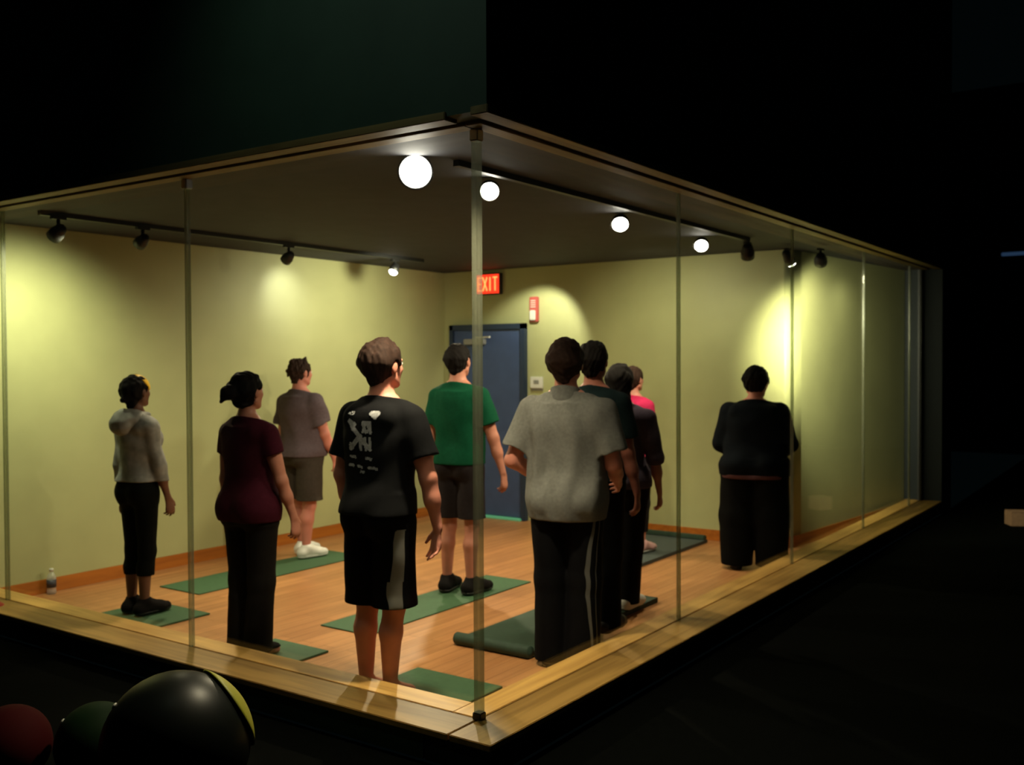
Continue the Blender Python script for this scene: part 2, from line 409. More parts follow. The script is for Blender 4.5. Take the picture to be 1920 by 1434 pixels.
track_head((5.12, .17, 2.50), (.9, .25, -.5), .05, 'unlit black track head nearest the right end of the ceiling', None, .11)
yt = float(on_z(420, 437, ZC-.02)[1])
tr = box('ceiling_track', (-1.2, -.018, -.03), (1.4, .018, 0), M['black']); tr.location = (1.6, .47, ZC)
tr.scale = (1.45, 1, 1); tr.location.x = 2.05+.15
props(tr, 'long black ceiling track carrying the bright row of lights', 'light track')
tr2 = box('ceiling_track', (-1.9, -.018, -.03), (1.9, .018, 0), M['black']); tr2.location = (2.03, 3.60, ZC)
props(tr2, 'long black ceiling track running along the left green wall', 'light track')
def back_head(px, py, z, aim, label, glow=None):
    q = on_y(px, py, 3.62); q = (float(q[0]), 3.62, ZC-.15)
    track_head(q, aim, .042, label, glow, .10)
q = on_z(98, 432, 2.50)
track_head((.235, 3.62, ZC-.16), (-.1, .75, -.5), .045, 'black track head near the left edge in front of the left green wall', None, .11)
back_head(260, 438, 2.5, (0, .8, -.5), 'black track head second from the left above the left green wall')
back_head(535, 472, 2.5, (.1, .8, -.5), 'black track head above the white glare on the left green wall')
back_head(737, 503, 2.5, (-.55, -.1, -.8), 'track head with a small bright face near the far corner', bulb_dim)

# ------------------------------------------------------------------ mats
def yoga_mat(x0, x1, y0, y1, m, label, th=.008, rz=0, group=None):
    e = empty('yoga_mat', ((x0+x1)/2, (y0+y1)/2, 0), rz, label=label, cat='mat')
    hx, hy = (x1-x0)/2, (y1-y0)/2
    bm = bmesh.new(); nx, ny = 24, 8
    add_box(bm, (-hx, -hy, 0.0005), (hx, hy, th), None, .0025)
    bm_obj('mat_sheet', bm, m, e)
    return e
yoga_mat(.28, .84, 2.85, 3.46, M['mat'], 'short green mat under the feet of the person in the grey hoodie', .012)
yoga_mat(1.15, 2.86, 3.37, 3.83, M['mat'], 'long green mat under the man in white shoes by the left wall')
yoga_mat(1.05, 2.82, 1.62, 2.04, M['mat'], 'long green mat under the man in the green shirt')
yoga_mat(.18, .67, 1.58, 2.03, M['mat'], 'short green mat beside the person in the burgundy top', .012)
yoga_mat(.18, .72, .39, .955, M['mat'], 'green mat against the sill at the glass corner', .012)
m4 = yoga_mat(1.24, 2.79, .55, 1.08, M['matd'], 'thick dark green mat beneath the man in the grey shirt', .035)
lathe('rolled_end', [(.0, 0), (.032, 0), (.036, .006), (.036, .52), (.032, .53), (0, .53)], M['matd'], m4,
      Matrix.Translation((-.80, .265, .037)) @ Matrix.Rotation(math.radians(90), 4, 'X'))
m7 = yoga_mat(3.45, 5.08, 1.19, 1.97, M['matb'], 'wide charcoal mat by the back wall behind the group', .03)
bm = bmesh.new(); add_box(bm, (.75, -.385, .03), (.81, .385, .07), None, .008)
bm_obj('raised_edge', bm, M['matd'], m7)

# ------------------------------------------------------------------ bottle
p = on_z(92, 1112, 0)
B = empty('water_bottle', (float(p[0]), min(float(p[1]), LY-.07), 0), label='small clear water bottle with dark label by the left baseboard', cat='bottle')
M['bottle'] = glassy('bottle_plastic', (.85, .9, .9), .05, .35, (.6, .6, .6))
M['blabel'] = mat('dark_label', (.05, .05, .07), .5)
lathe('bottle_body', [(.0, 0), (.028, 0), (.032, .006), (.032, .035), (.029, .04), (.032, .045), (.032, .12), (.022, .145), (.013, .16), (.013, .172)], M['bottle'], B)
lathe('label_band', [(.0325, .05), (.0335, .05), (.0335, .105), (.0325, .105)], M['blabel'], B)
lathe('cap', [(.015, .165), (.0155, .165), (.0155, .182), (.013, .184)], M['white'], B)

# ------------------------------------------------------------------ implicit surface tools
class Field:
    def __init__(s, lo, hi, h):
        s.h = h; s.lo = np.array(lo, float)
        s.n = np.ceil((np.array(hi)-s.lo)/h).astype(int)+1
        s.F = np.full(s.n, .08, np.float32)
        s.ax = [s.lo[i]+h*np.arange(s.n[i], dtype=np.float32) for i in range(3)]
    def _slc(s, lo, hi):
        a = np.maximum(np.floor((np.array(lo)-s.lo)/s.h).astype(int), 0)
        b = np.minimum(np.ceil((np.array(hi)-s.lo)/s.h).astype(int)+1, s.n)
        if (b <= a).any(): return None, None
        sl = tuple(slice(a[i], b[i]) for i in range(3))
        X = s.ax[0][sl[0]][:, None, None]; Y = s.ax[1][sl[1]][None, :, None]; Z = s.ax[2][sl[2]][None, None, :]
        return sl, (X, Y, Z)
    def put(s, lo, hi, fn, k=.02, sub=False, mg=.05):
        sl, P = s._slc(np.array(lo)-mg, np.array(hi)+mg)
        if sl is None: return
        d = fn(*P).astype(np.float32); f = s.F[sl]
        if sub:
            d = -d; hh = np.clip(.5-.5*(f-d)/k, 0, 1) if k else 0
            # smooth max
            hh = np.clip(.5+.5*(d-f)/k, 0, 1)
            s.F[sl] = f+(d-f)*hh + k*hh*(1-hh)
        else:
            hh = np.clip(.5+.5*(f-d)/k, 0, 1)
            s.F[sl] = f+(d-f)*hh - k*hh*(1-hh)
    def cone(s, A, B, ra, rb, k=.02, side=None, fu=1., fv=1., clip=None, sub=False, bulge=0, mg=.05):
        A = np.array(A, float); B = np.array(B, float); D = B-A; L = np.linalg.norm(D); D = D/max(L, 1e-6)
        rm = max(ra, rb)*max(fu, fv)*(1+bulge)
        if side is not None:
            u = np.array(side, float); u = u-D*(u@D); u /= np.linalg.norm(u); v = np.cross(D, u)
        def fn(X, Y, Z):
            x, y, z = X-A[0], Y-A[1], Z-A[2]
            t = x*D[0]+y*D[1]+z*D[2]
            tc = np.clip(t, 0, L); q = tc/max(L, 1e-6)
            r = ra+(rb-ra)*q
            if bulge: r = r*(1+bulge*np.sin(np.pi*np.clip(q*1.15, 0, 1)))
            e = t-tc
            if side is None:
                px, py, pz = x-D[0]*tc, y-D[1]*tc, z-D[2]*tc
                d = np.sqrt(px*px+py*py+pz*pz)-r
            else:
                a = (x*u[0]+y*u[1]+z*u[2])/fu; b = (x*v[0]+y*v[1]+z*v[2])/fv
                d = (np.sqrt(a*a+b*b+e*e)-r)*min(fu, fv, 1)**.5
            if clip is not None:
                for (cp, cn) in clip:
                    d = np.maximum(d, (X-cp[0])*cn[0]+(Y-cp[1])*cn[1]+(Z-cp[2])*cn[2])
            return d
        s.put(np.minimum(A, B)-rm, np.maximum(A, B)+rm, fn, k, sub, mg)
    def ell(s, c, r, k=.02, R=None, sub=False, clip=None):
        c = np.array(c, float); r = np.array(r, float); R = np.eye(3) if R is None else R
        ex = np.abs(R) @ r
        def fn(X, Y, Z):
            x, y, z = X-c[0], Y-c[1], Z-c[2]
            a = (x*R[0, 0]+y*R[1, 0]+z*R[2, 0])/r[0]; b = (x*R[0, 1]+y*R[1, 1]+z*R[2, 1])/r[1]; g = (x*R[0, 2]+y*R[1, 2]+z*R[2, 2])/r[2]
            k0 = np.sqrt(a*a+b*b+g*g); k1 = np.sqrt((a/r[0])**2+(b/r[1])**2+(g/r[2])**2)+1e-6
            d = k0*(k0-1)/k1
            if clip is not None:
                for (cp, cn) in clip:
                    d = np.maximum(d, (X-cp[0])*cn[0]+(Y-cp[1])*cn[1]+(Z-cp[2])*cn[2])
            return d
        s.put(c-ex, c+ex, fn, k, sub)
    def loft(s, rings, k=.02, p=2.4, zlo=None, zhi=None):
        """rings: (z, cx, cy, wx, wy) stacked upward"""
        r = np.array(sorted(rings), float); zz = np.linspace(r[0, 0], r[-1, 0], 80)
        def sm(col):
            y = np.interp(zz, r[:, 0], r[:, col]); yp = np.pad(y, 4, mode='edge')
            return np.convolve(yp, np.ones(9)/9, 'valid')
        cx, cy, wx, wy = sm(1), sm(2), sm(3), sm(4)
        z0, z1 = r[0, 0], r[-1, 0]
        def fn(X, Y, Z):
            zc = np.clip(Z, z0, z1)
            a, b = np.interp(zc, zz, cx), np.interp(zc, zz, cy)
            u, v = np.interp(zc, zz, wx), np.interp(zc, zz, wy)
            e = np.maximum(np.abs(Z-zc)-0.0, 0)
            q = ((np.abs(X-a)/u)**p+(np.abs(Y-b)/v)**p)**(1/p)
            d = (q-1)*np.minimum(u, v)
            d = np.where(e > 0, np.maximum(d, 0)*.0+np.sqrt(np.maximum(d, -.03)**2*(d > 0)+e*e)+np.minimum(d, 0)*0.3, d)
            if zlo is not None: d = np.maximum(d, zlo-Z)
            if zhi is not None: d = np.maximum(d, Z-zhi)
            return d
        lo = (r[:, 1].min()-r[:, 3].max(), r[:, 2].min()-r[:, 4].max(), z0)
        hi = (r[:, 1].max()+r[:, 3].max(), r[:, 2].max()+r[:, 4].max(), z1)
        s.put(lo, hi, fn, k)
    def folds(s, amp, kx, kz, seed=0, hor=0):
        rng = np.random.RandomState(seed)
        X = s.ax[0][:, None, None]; Y = s.ax[1][None, :, None]; Z = s.ax[2][None, None, :]
        ph = rng.rand(8)*6.28
        wz = .9*np.sin(Z*7+ph[0]+X*3)+.5*np.sin(Z*13+ph[1]+Y*9)
        n = np.sin(X*kx+Y*kx*.8+wz+ph[2])+.7*np.sin(X*kx*1.7-Y*kx*1.3+wz*1.4+Z*kz+ph[3])
        if hor: n = n+hor*np.sin(Z*34+3*np.sin(X*8+ph[4])+2*np.sin(Y*9+ph[5]))
        s.F += (amp*.6*n).astype(np.float32)
    def noise(s, amp, k, seed=0, stretch=(1, 1, 1)):
        rng = np.random.RandomState(seed)
        X = s.ax[0][:, None, None]*stretch[0]; Y = s.ax[1][None, :, None]*stretch[1]; Z = s.ax[2][None, None, :]*stretch[2]
        n = 0
        for i in range(5):
            v = rng.randn(3)*k*(1+.5*i); v2 = rng.randn(3)*k*.7
            n = n+np.sin(X*v[0]+Y*v[1]+Z*v[2]+rng.rand()*6.28+1.5*np.sin(X*v2[0]+Y*v2[1]+Z*v2[2]))/(1+.3*i)
        s.F += (amp*n/2.5).astype(np.float32)
    def planes(s, pl):
        X = s.ax[0][:, None, None]; Y = s.ax[1][None, :, None]; Z = s.ax[2][None, None, :]
        for cp, cn in pl:
            s.F = np.maximum(s.F, ((X-cp[0])*cn[0]+(Y-cp[1])*cn[1]+(Z-cp[2])*cn[2]).astype(np.float32))
    def mesh(s, name, m, parent, relax=1):
        F = s.F; F[0], F[-1], F[:, 0], F[:, -1], F[:, :, 0], F[:, :, -1] = 1, 1, 1, 1, 1, 1
        I = F < 0
        n = F.shape
        cnt = np.zeros((n[0]-1, n[1]-1, n[2]-1), np.int8)
        for a in (0, 1):
            for b in (0, 1):
                for c in (0, 1):
                    cnt += I[a:n[0]-1+a, b:n[1]-1+b, c:n[2]-1+c]
        act = (cnt > 0) & (cnt < 8); idx = np.argwhere(act)
        vid = np.full(act.shape, -1, np.int64); vid[act] = np.arange(len(idx))
        acc = np.zeros((len(idx), 3)); num = np.zeros(len(idx))
        cor = [(0, 0, 0), (1, 0, 0), (0, 1, 0), (1, 1, 0), (0, 0, 1), (1, 0, 1), (0, 1, 1), (1, 1, 1)]
        for a, b in ((0, 1), (2, 3), (4, 5), (6, 7), (0, 2), (1, 3), (4, 6), (5, 7), (0, 4), (1, 5), (2, 6), (3, 7)):
            ca, cb = np.array(cor[a]), np.array(cor[b])
            fa = F[tuple((idx+ca).T)]; fb = F[tuple((idx+cb).T)]
            mk = (fa < 0) != (fb < 0)
            t = np.where(mk, fa/np.where(mk, fa-fb, 1), 0)
            acc += mk[:, None]*(ca+t[:, None]*(cb-ca)); num += mk
        V = s.lo+s.h*(idx+acc/num[:, None])
        faces = []
        for ax in range(3):
            o1, o2 = [(1, 2), (2, 0), (0, 1)][ax]
            sl0 = [slice(None)]*3; sl1 = [slice(None)]*3; sl0[ax] = slice(0, -1); sl1[ax] = slice(1, None)
            A_, B_ = I[tuple(sl0)], I[tuple(sl1)]
            e = np.argwhere(A_ != B_)
            e = e[(e[:, o1] > 0) & (e[:, o2] > 0) & (e[:, o1] < n[o1]-1) & (e[:, o2] < n[o2]-1)]
            ins = A_[tuple(e.T)]
            d1 = np.zeros(3, int); d1[o1] = 1; d2 = np.zeros(3, int); d2[o2] = 1
            q = np.stack([vid[tuple((e-d1-d2).T)], vid[tuple((e-d2).T)], vid[tuple(e.T)], vid[tuple((e-d1).T)]], 1)
            q[~ins] = q[~ins][:, ::-1]
            faces.append(q)
        Q = np.concatenate(faces)
        for _ in range(relax):
            S_ = np.zeros_like(V); c_ = np.zeros(len(V))
            for i in range(4):
                a, b = Q[:, i], Q[:, (i+1) % 4]
                for j in range(3): S_[:, j] += np.bincount(a, V[b, j], len(V))+np.bincount(b, V[a, j], len(V))
                c_ += np.bincount(a, minlength=len(V))+np.bincount(b, minlength=len(V))
            V = V*.5+.5*S_/c_[:, None]
        # keep the largest piece only
        me = bpy.data.meshes.new(name)
        me.vertices.add(len(V)); me.vertices.foreach_set('co', V.astype(np.float32).ravel())
        me.loops.add(len(Q)*4); me.loops.foreach_set('vertex_index', Q.astype(np.int32).ravel())
        me.polygons.add(len(Q)); me.polygons.foreach_set('loop_start', np.arange(0, len(Q)*4, 4, dtype=np.int32))
        me.update(calc_edges=True); me.validate()
        me.polygons.foreach_set('use_smooth', np.ones(len(Q), bool))
        me.update()
        o = link(name, me, m, parent); s._last = (V, Q)
        return o

def decal(name, V, Q, cells, org, u, v, rd, cs, m, parent, off=.002):
    """lay small quads on the mesh (V, Q): cells are (i, j) in the u, v grid, cast along rd"""
    tree = BVHTree.FromPolygons([tuple(x) for x in V], [tuple(q) for q in Q])
    u, v, rd, org = Vector(u), Vector(v), Vector(rd).normalized(), Vector(org)
    bm = bmesh.new(); cache = {}
    def pt(i, j):
        if (i, j) in cache: return cache[(i, j)]
        p = org+u*(i*cs)+v*(j*cs); h = tree.ray_cast(p-rd*.6, rd)
        r = None
        if h[0] is not None: r = bm.verts.new(h[0]-rd*off)
        cache[(i, j)] = r; return r
    for (i, j) in cells:
        q = [pt(i, j), pt(i+1, j), pt(i+1, j+1), pt(i, j+1)]
        if all(x is not None for x in q):
            if max((q[0].co-q[2].co).length, (q[1].co-q[3].co).length) < cs*4: bm.faces.new(q)
    return bm_obj(name, bm, m, parent, True)

# ------------------------------------------------------------------ people
def norm(v): v = np.array(v, float); return v/np.linalg.norm(v)
SKIN = {}
def skin(key, col):
    if key not in SKIN: SKIN[key] = mat('skin_'+key, col, .5, spec=.35, noise=.10, nscale=14)
    return SKIN[key]
def cloth(name, col, rough=.85, noise=.12, ns=60): return mat(name, col, rough, spec=.07, noise=noise, nscale=ns, bump=.5, bscale=500)
EYEW = mat('eye_white', (.7, .68, .62), .3); IRIS = mat('dark_iris', (.03, .02, .015), .2)

def person(P):
    s = P['H']/1.75; bw = P.get('bw', 1.0); sex = P.get('sex', 'm')
    root = empty('person', P['loc'], math.radians(P['head']-90), label=P['label'], cat='person')
    sc = lambda *a: tuple(x*s for x in a)
    shw = (.166 if sex == 'm' else .155)*P.get('shoulder', 1.0)
    lean = P.get('lean', 0.0)                          # forward shift of the upper body in metres at the shoulders
    def cy(z): return lean*max(0, (z-.95))/.5
    hip, waist, chest, belly = P.get('hip', 1.), P.get('waist', 1.), P.get('chest', 1.), P.get('belly', 0.)
    if sex == 'm':
        base = [(.83, .145*hip, .10, 0), (.92, .168*hip, .118, -.005), (1.02, .155*waist, .108, .0), (1.10, .148*waist, .103, .0),
                (1.22, .164*chest, .113, -.002), (1.31, .174*chest, .118, -.004), (1.375, .160*chest, .108, -.012), (1.43, .115, .085, -.018), (1.485, .066, .06, -.02)]
    else:
        base = [(.83, .150*hip, .105, 0), (.92, .175*hip, .122, -.008), (1.00, .160*hip, .112, -.004), (1.10, .125*waist, .092, .0),
                (1.20, .137*chest, .100, 0), (1.30, .148*chest, .110, .002), (1.37, .136*chest, .097, -.010), (1.43, .092, .075, -.016), (1.485, .056, .052, -.018)]
    def ring(z, wx, wy, oy, inf=0):
        b = belly*math.exp(-((z-1.06)/.13)**2)
        return (z*s, 0, (oy+cy(z)+b*.6)*s, (wx*bw+inf)*s, (wy*bw+b*.5+inf)*s)
    # joints
    ft = P.get('stance', .085); legs = {}
    for sd, sg in (('l', -1), ('r', 1)):
        hipj = np.array(sc(sg*.09*bw*hip, 0, .90)); ank = np.array(sc(sg*ft+P.get('fx_'+sd, 0), P.get('fy_'+sd, 0)-.02, .08))
        kne = hipj*.47+ank*.53+np.array(sc(0, .018, 0)); legs[sd] = (hipj, kne, ank)
    arms = {}
    for sd, sg in (('l', -1), ('r', 1)):
        sh = np.array(sc(sg*shw*min(bw, 1.25), -.012+cy(1.40), 1.378+P.get('shz', 0)))
        ua, fa, hd, pn = P['arm_'+sd]
        f = lambda v: np.array([v[0]*sg, v[1], v[2]], float)
        el = sh+norm(f(ua))*.29*s; wr = el+norm(f(fa))*.25*s
        arms[sd] = (sh, el, wr, norm(f(hd)), norm(f(pn)), sg)
    ab = P.get('armw', 1.12 if sex == 'm' else 1.0)*(.5+.5*bw)
    allp = np.array([p for a in arms.values() for p in a[:3]]+[p for a in legs.values() for p in a])
    # head frame
    hy, hp = math.radians(P.get('hyaw', 0)), math.radians(P.get('hpitch', 0))
    Rz = np.array([[math.cos(hy), -math.sin(hy), 0], [math.sin(hy), math.cos(hy), 0], [0, 0, 1]])
    Rx = np.array([[1, 0, 0], [0, math.cos(hp), -math.sin(hp)], [0, math.sin(hp), math.cos(hp)]])
    HR = Rz @ Rx; hs = s*P.get('hscale', 1.0)
    piv = np.array(sc(0, -.02+cy(1.5), 1.51)); hc = piv+HR @ np.array([0, .018, .128])*s
    def hpnt(x, y, z): return hc+HR @ np.array([x, y, z])*hs
    lo = np.minimum(allp.min(0), [-.25*s*bw, -.22*s*bw, 0])-.12; hi = np.maximum(allp.max(0), [.25*s*bw, .2*s*bw, 0])+.12
    lo[2] = -.02; hi[2] = P['H']+.05; lo[2] = min(lo[2], -.02)
    for a in arms.values():
        tip = a[2]+a[3]*.2*s; lo = np.minimum(lo, tip-.03); hi = np.maximum(hi, tip+.03)
    B_ = Field(lo, hi, .0062)
    B_.loft([ring(z, wx, wy, oy) for z, wx, wy, oy in base], .01)
    for sg in (-1, 1):
        B_.ell(sc(sg*.078*bw, -.055*bw, .90), np.array((.085*bw, .085*bw, .095))*s, .03)
        if sex == 'f': B_.ell(sc(sg*.07, .075+cy(1.3), 1.285), np.array((.062, .055, .062))*s, .02)
        B_.cone(sc(0, -.02+cy(1.5), 1.50), sc(sg*shw*.85, -.018+cy(1.42), 1.392+P.get('shz', 0)), .040*s, .046*s, .035)
    B_.cone(sc(-.10*bw, -.045, 1.385), sc(.10*bw, -.045, 1.385), .062*s, .062*s, .04)
    nk = .056*s*(1.0 if sex == 'm' else .84)*(.6+.4*bw)
    B_.cone(sc(0, -.022+cy(1.46), 1.45), hpnt(0, -.015, -.045), nk*1.1, nk, .02)
    # legs and feet
    lw = P.get('legw', 1.)*(.35+.65*bw)
    for sd, sg in (('l', -1), ('r', 1)):
        hj, kn, an = legs[sd]
        B_.cone(hj+np.array(sc(0, 0, -.02)), kn, .083*s*lw, .053*s*lw, .03, bulge=.03)
        mid = kn*.68+an*.32+np.array(sc(0, -.016, 0))
        B_.cone(kn, mid, .050*s*lw, .053*s*lw, .02); B_.cone(mid, an, .053*s*lw, .033*s*(.5+.5*lw), .02)
        fa = math.radians(P.get('toe', 8))*sg; fd = np.array([math.sin(fa), math.cos(fa), 0]); fs = np.array([math.cos(fa), -math.sin(fa), 0])
        heel = an+np.array([0, 0, 0])-fd*.035*s; heel[2] = .032*s
        ball = an+fd*.13*s; ball[2] = .024*s
        B_.cone(an, heel, .034*s, .031*s, .02); B_.cone(an+fd*.02*s+np.array([0, 0, -.01]), ball, .034*s, .026*s, .02, side=fs, fu=1.3)
        B_.cone(heel, ball, .031*s, .024*s, .02, side=fs, fu=1.35)
        for i in range(5):
            b0 = ball+fs*(-sg)*(.030-.0155*i)*s+fd*(.0-.006*i)*s; b0[2] = .014*s; b1 = b0+fd*(.045-.004*i)*s; b1[2] = .012*s
            B_.cone(b0, b1, (.0125 if i == 0 else .0095)*s, (.012 if i == 0 else .0085)*s, .006)
    TL = B_.F.copy()
    # head
    B_.ell(hpnt(0, -.014, .022), np.array((.076, .097, .094))*hs, .01, HR)
    B_.ell(hpnt(0, .028, -.020), np.array((.064, .070, .078))*hs, .02, HR)
    B_.cone(hpnt(0, .050, -.070), hpnt(0, .066, -.088), .036*hs, .022*hs, .02)
    for sg in (-1, 1):
        B_.cone(hpnt(sg*.052, .0, -.055), hpnt(sg*.022, .058, -.088), .020*hs, .018*hs, .02)
        B_.ell(hpnt(sg*.036, .066, -.018), np.array((.020, .020, .018))*hs, .012, HR)
        B_.ell(hpnt(sg*.031, .098, .008), np.array((.017, .014, .011))*hs, .008, HR, sub=True)
        B_.cone(hpnt(sg*.014, .090, .028), hpnt(sg*.046, .076, .026), .010*hs, .007*hs, 0.012)
        B_.ell(hpnt(sg*.079, -.006, -.004), np.array((.009, .020, .032))*hs, .006, HR)
    B_.cone(hpnt(0, .088, .014), hpnt(0, .108, -.018), .009*hs, .0125*hs, 0.012)
    for sg in (-1, 1): B_.ell(hpnt(sg*.012, .098, -.024), np.array((.009, .010, .008))*hs, .006, HR)
    B_.cone(hpnt(-.019, .087, -.048), hpnt(.019, .087, -.048), .0065*hs, .0065*hs, .006)
    B_.cone(hpnt(-.015, .086, -.058), hpnt(.015, .086, -.058), .0075*hs, .0075*hs, .005)
    # arms and hands
    for sd in ('l', 'r'):
        sh, el, wr, hd, pn, sg = arms[sd]
        B_.cone(sh, sh+norm(el-sh)*.06*s, .056*s*ab, .052*s*ab, .03)
        B_.cone(sh, el, .049*s*ab, .037*s*ab, .02, bulge=.08)
        B_.cone(el, el*.55+wr*.45, .037*s*ab, .036*s*ab, .02); B_.cone(el*.6+wr*.4, wr, .036*s*ab, .0235*s*ab, .02, side=pn, fu=.85)
        sv = np.cross(hd, pn)*(-1)                       # towards the thumb
        if P.get('thumb_'+sd): sv = norm(np.array(P['thumb_'+sd])*np.array([sg, 1, 1])-hd*0)
        sv = norm(sv-hd*(sv@hd)-pn*(sv@pn))
        pal = wr+hd*.045*s
        B_.cone(wr-hd*.005*s, wr+hd*.085*s, .026*s, .037*s, .012, side=pn, fu=.42, fv=1.08)
        curl = P.get('curl', .45)
        for i, (o, ln, r) in enumerate(((.030, .070, .0088), (.010, .078, .0090), (-.011, .072, .0086), (-.031, .056, .0078))):
            cu = curl+.12*i; spread = P.get('spread', .12)*(1.5-i)*.5
            b0 = wr+hd*(.084-.004*abs(i-1))*s+sv*o*s; d0 = norm(hd*math.cos(cu*.5)+pn*math.sin(cu*.5)+sv*spread)
            b1 = b0+d0*ln*.48*s; d1 = norm(hd*math.cos(cu*1.3)+pn*math.sin(cu*1.3)+sv*spread); b2 = b1+d1*ln*.32*s
            d2 = norm(hd*math.cos(cu*1.9)+pn*math.sin(cu*1.9)+sv*spread); b3 = b2+d2*ln*.22*s
            B_.cone(b0-hd*.012*s, b1, r*s*1.08, r*s, .005); B_.cone(b1, b2, r*s, r*s*.93, .003); B_.cone(b2, b3, r*s*.93, r*s*.82, .003)
        t0 = wr+hd*.022*s+sv*.024*s; td = norm(hd*.75+sv*.62+pn*.25); t1 = t0+td*.040*s; t2 = t1+norm(hd*.9+sv*.35+pn*.3)*.034*s
        B_.cone(t0, t1, .0135*s, .0105*s, .010); B_.cone(t1, t2, .0105*s, .0085*s, .004)
    B_.planes([((0, 0, .004), (0, 0, -1))])
    body = B_.mesh('body', skin(P['skin'][0], P['skin'][1]), root)
    zmin = min(v.co.z for v in body.data.vertices)
    for sg in (-1, 1):
        bm = bmesh.new(); c = hpnt(sg*.031, .083, .008)
        bmesh.ops.create_uvsphere(bm, u_segments=16, v_segments=10, radius=.0125*hs, matrix=Matrix.Translation(c))
        eo = bm_obj('eye', bm, EYEW, body, True)
        bm = bmesh.new(); c2 = hpnt(sg*.031, .0925, .008)
        bmesh.ops.create_uvsphere(bm, u_segments=12, v_segments=8, radius=.0055*hs, matrix=Matrix.Translation(c2))
        bm_obj('iris', bm, IRIS, eo, True) if False else bm.free()
    out = {'root': root, 'body': body, 's': s}
    # ---------------- clothing
    def grid(z0, z1):
        k0 = max(0, int((z0-lo[2])/B_.h)); G = Field((lo[0], lo[1], lo[2]+k0*B_.h), (hi[0], hi[1], z1), B_.h); G.k0 = k0
        return G
    def cover(G, src, k0s, off, zlo, zhi):
        """make garment G wrap the field src (same grid, offset k0s) between two heights"""
        a = max(G.k0, k0s); b = min(G.k0+G.n[2], k0s+src.shape[2])
        z = lo[2]+B_.h*np.arange(a, b)
        n0, n1 = min(G.n[0], src.shape[0]), min(G.n[1], src.shape[1])
        q = src[:n0, :n1, a-k0s:b-k0s]-off
        q = np.where((z > zlo) & (z < zhi), q, 1)
        g = G.F[:n0, :n1, a-G.k0:b-G.k0]; k = .012
        hh = np.clip(.5+.5*(g-q)/k, 0, 1); G.F[:n0, :n1, a-G.k0:b-G.k0] = g+(q-g)*hh-k*hh*(1-hh)
    def sleeve(F, sd, frac, r0, r1, k=.03):
        sh, el, wr, hd, pn, sg = arms[sd]
        ua = norm(el-sh); L = .29*s
        if frac <= 1:
            e = sh+ua*L*frac
            F.cone(sh-ua*.005, sh+ua*(L*frac+.03), r0*s*ab*.92, r1*s*ab, k, clip=[(e, ua)])
        else:
            F.cone(sh, el, r0*s*ab, r1*s*ab*1.05, k)
            fa_ = norm(wr-el); e = el+fa_*.25*s*(frac-1)
            F.cone(el, e+fa_*.03, r1*s*ab*1.05, r1*s*ab*.82, .015, clip=[(e, fa_)])
    PF = None
    b = P.get('bottom')
    if b:
        zt = b.get('top', 1.03)*s; end = b['end']*s
        F = grid(end-.03, zt+.05)
        bb = b.get('inf', .012)
        rr = [ring(z, wx, wy, oy, bb) for z, wx, wy, oy in base if z < 1.07]
        F.loft(rr, .012, zhi=zt)
        for sd, sg in (('l', -1), ('r', 1)):
            hj, kn, an = legs[sd]
            F.ell(sc(sg*.078*bw, -.055*bw, .90), np.array((.092*bw, .092*bw, .10))*s, .03, clip=[((0, 0, zt), (0, 0, 1))])
            r0, r1, r2 = b.get('r', (.098, .075, .070)); r0, r1, r2 = r0*s*lw, r1*s*lw, r2*s*lw
            top_ = hj+np.array(sc(sg*b.get('flare', 0), 0, -.03))
            kk = kn+np.array(sc(sg*b.get('flare', 0), 0, 0))
            aa = an+np.array(sc(0, 0, -.06))
            F.cone(top_, kk, r0, r1, b.get('k', .03)); F.cone(kk, aa, r1, r2, .03)
        F.folds(b.get('fold', .004), 16, 5, P.get('seed', 1)+5, .25)
        cover(F, TL, 0, .006, end-.02, zt+.02)
        F.planes([((0, 0, end), (0, 0, -1)), ((0, 0, zt), (0, 0, 1))])
        PF = (F.F.copy(), F.k0)
        bo = F.mesh(b['name'], b['mat'], root); out['bottom'] = bo; out['botF'] = F._last
    t = P.get('top')
    if t:
        hem = t['hem']*s; inf = t.get('inf', .012)+.010
        F = grid(hem-.05, 1.60*s)
        extra = t.get('rings')
        rr = [ring(z, wx, wy, oy, inf) for z, wx, wy, oy in base if z < 1.47]
        if extra: rr = [ring(*q) for q in extra]
        rr[0] = (hem-.03,)+rr[0][1:]
        rr = [q for i, q in enumerate(rr) if i == 0 or q[0] > hem-.02]
        F.loft(rr, .012, zlo=hem)
        for sg in (-1, 1):
            F.cone(sc(0, -.022+cy(1.5), 1.492), sc(sg*shw*.92, -.016+cy(1.42), 1.392+P.get('shz', 0)), .056*s, .058*s, .03)
            if sex == 'f': F.ell(sc(sg*.07, .078+cy(1.3), 1.285), np.array((.07, .062, .07))*s, .03)
            if sex == 'f': F.ell(sc(sg*.078*bw, -.055*bw, .93), np.array((.104*bw, .104*bw, .11))*s, .03, clip=[((0, 0, hem), (0, 0, -1))])
        if hem < .95*s and sex == 'm': F.ell(sc(0, -.02*bw, .90), np.array((.19*bw, .148*bw, .22))*s, .03)
        F.cone(sc(0, -.022+cy(1.46), 1.40), hpnt(0, -.018, -.075)*.4+np.array(sc(0, -.022+cy(1.46), 1.45))*.6, nk*1.1+.012*s, nk*1.08+.010*s, .015)
        for sd in ('l', 'r'):
            sleeve(F, sd, t['sleeve'], t.get('sr0', .066), t.get('sr1', .066))
        F.folds(t.get('fold', .005), t.get('fk', 20), 6, P.get('seed', 1), t.get('hor', .4))
        cover(F, TL, 0, .007, hem-.02, 1.60*s)
        if PF: cover(F, PF[0], PF[1], .006, hem-.02, 1.6*s)
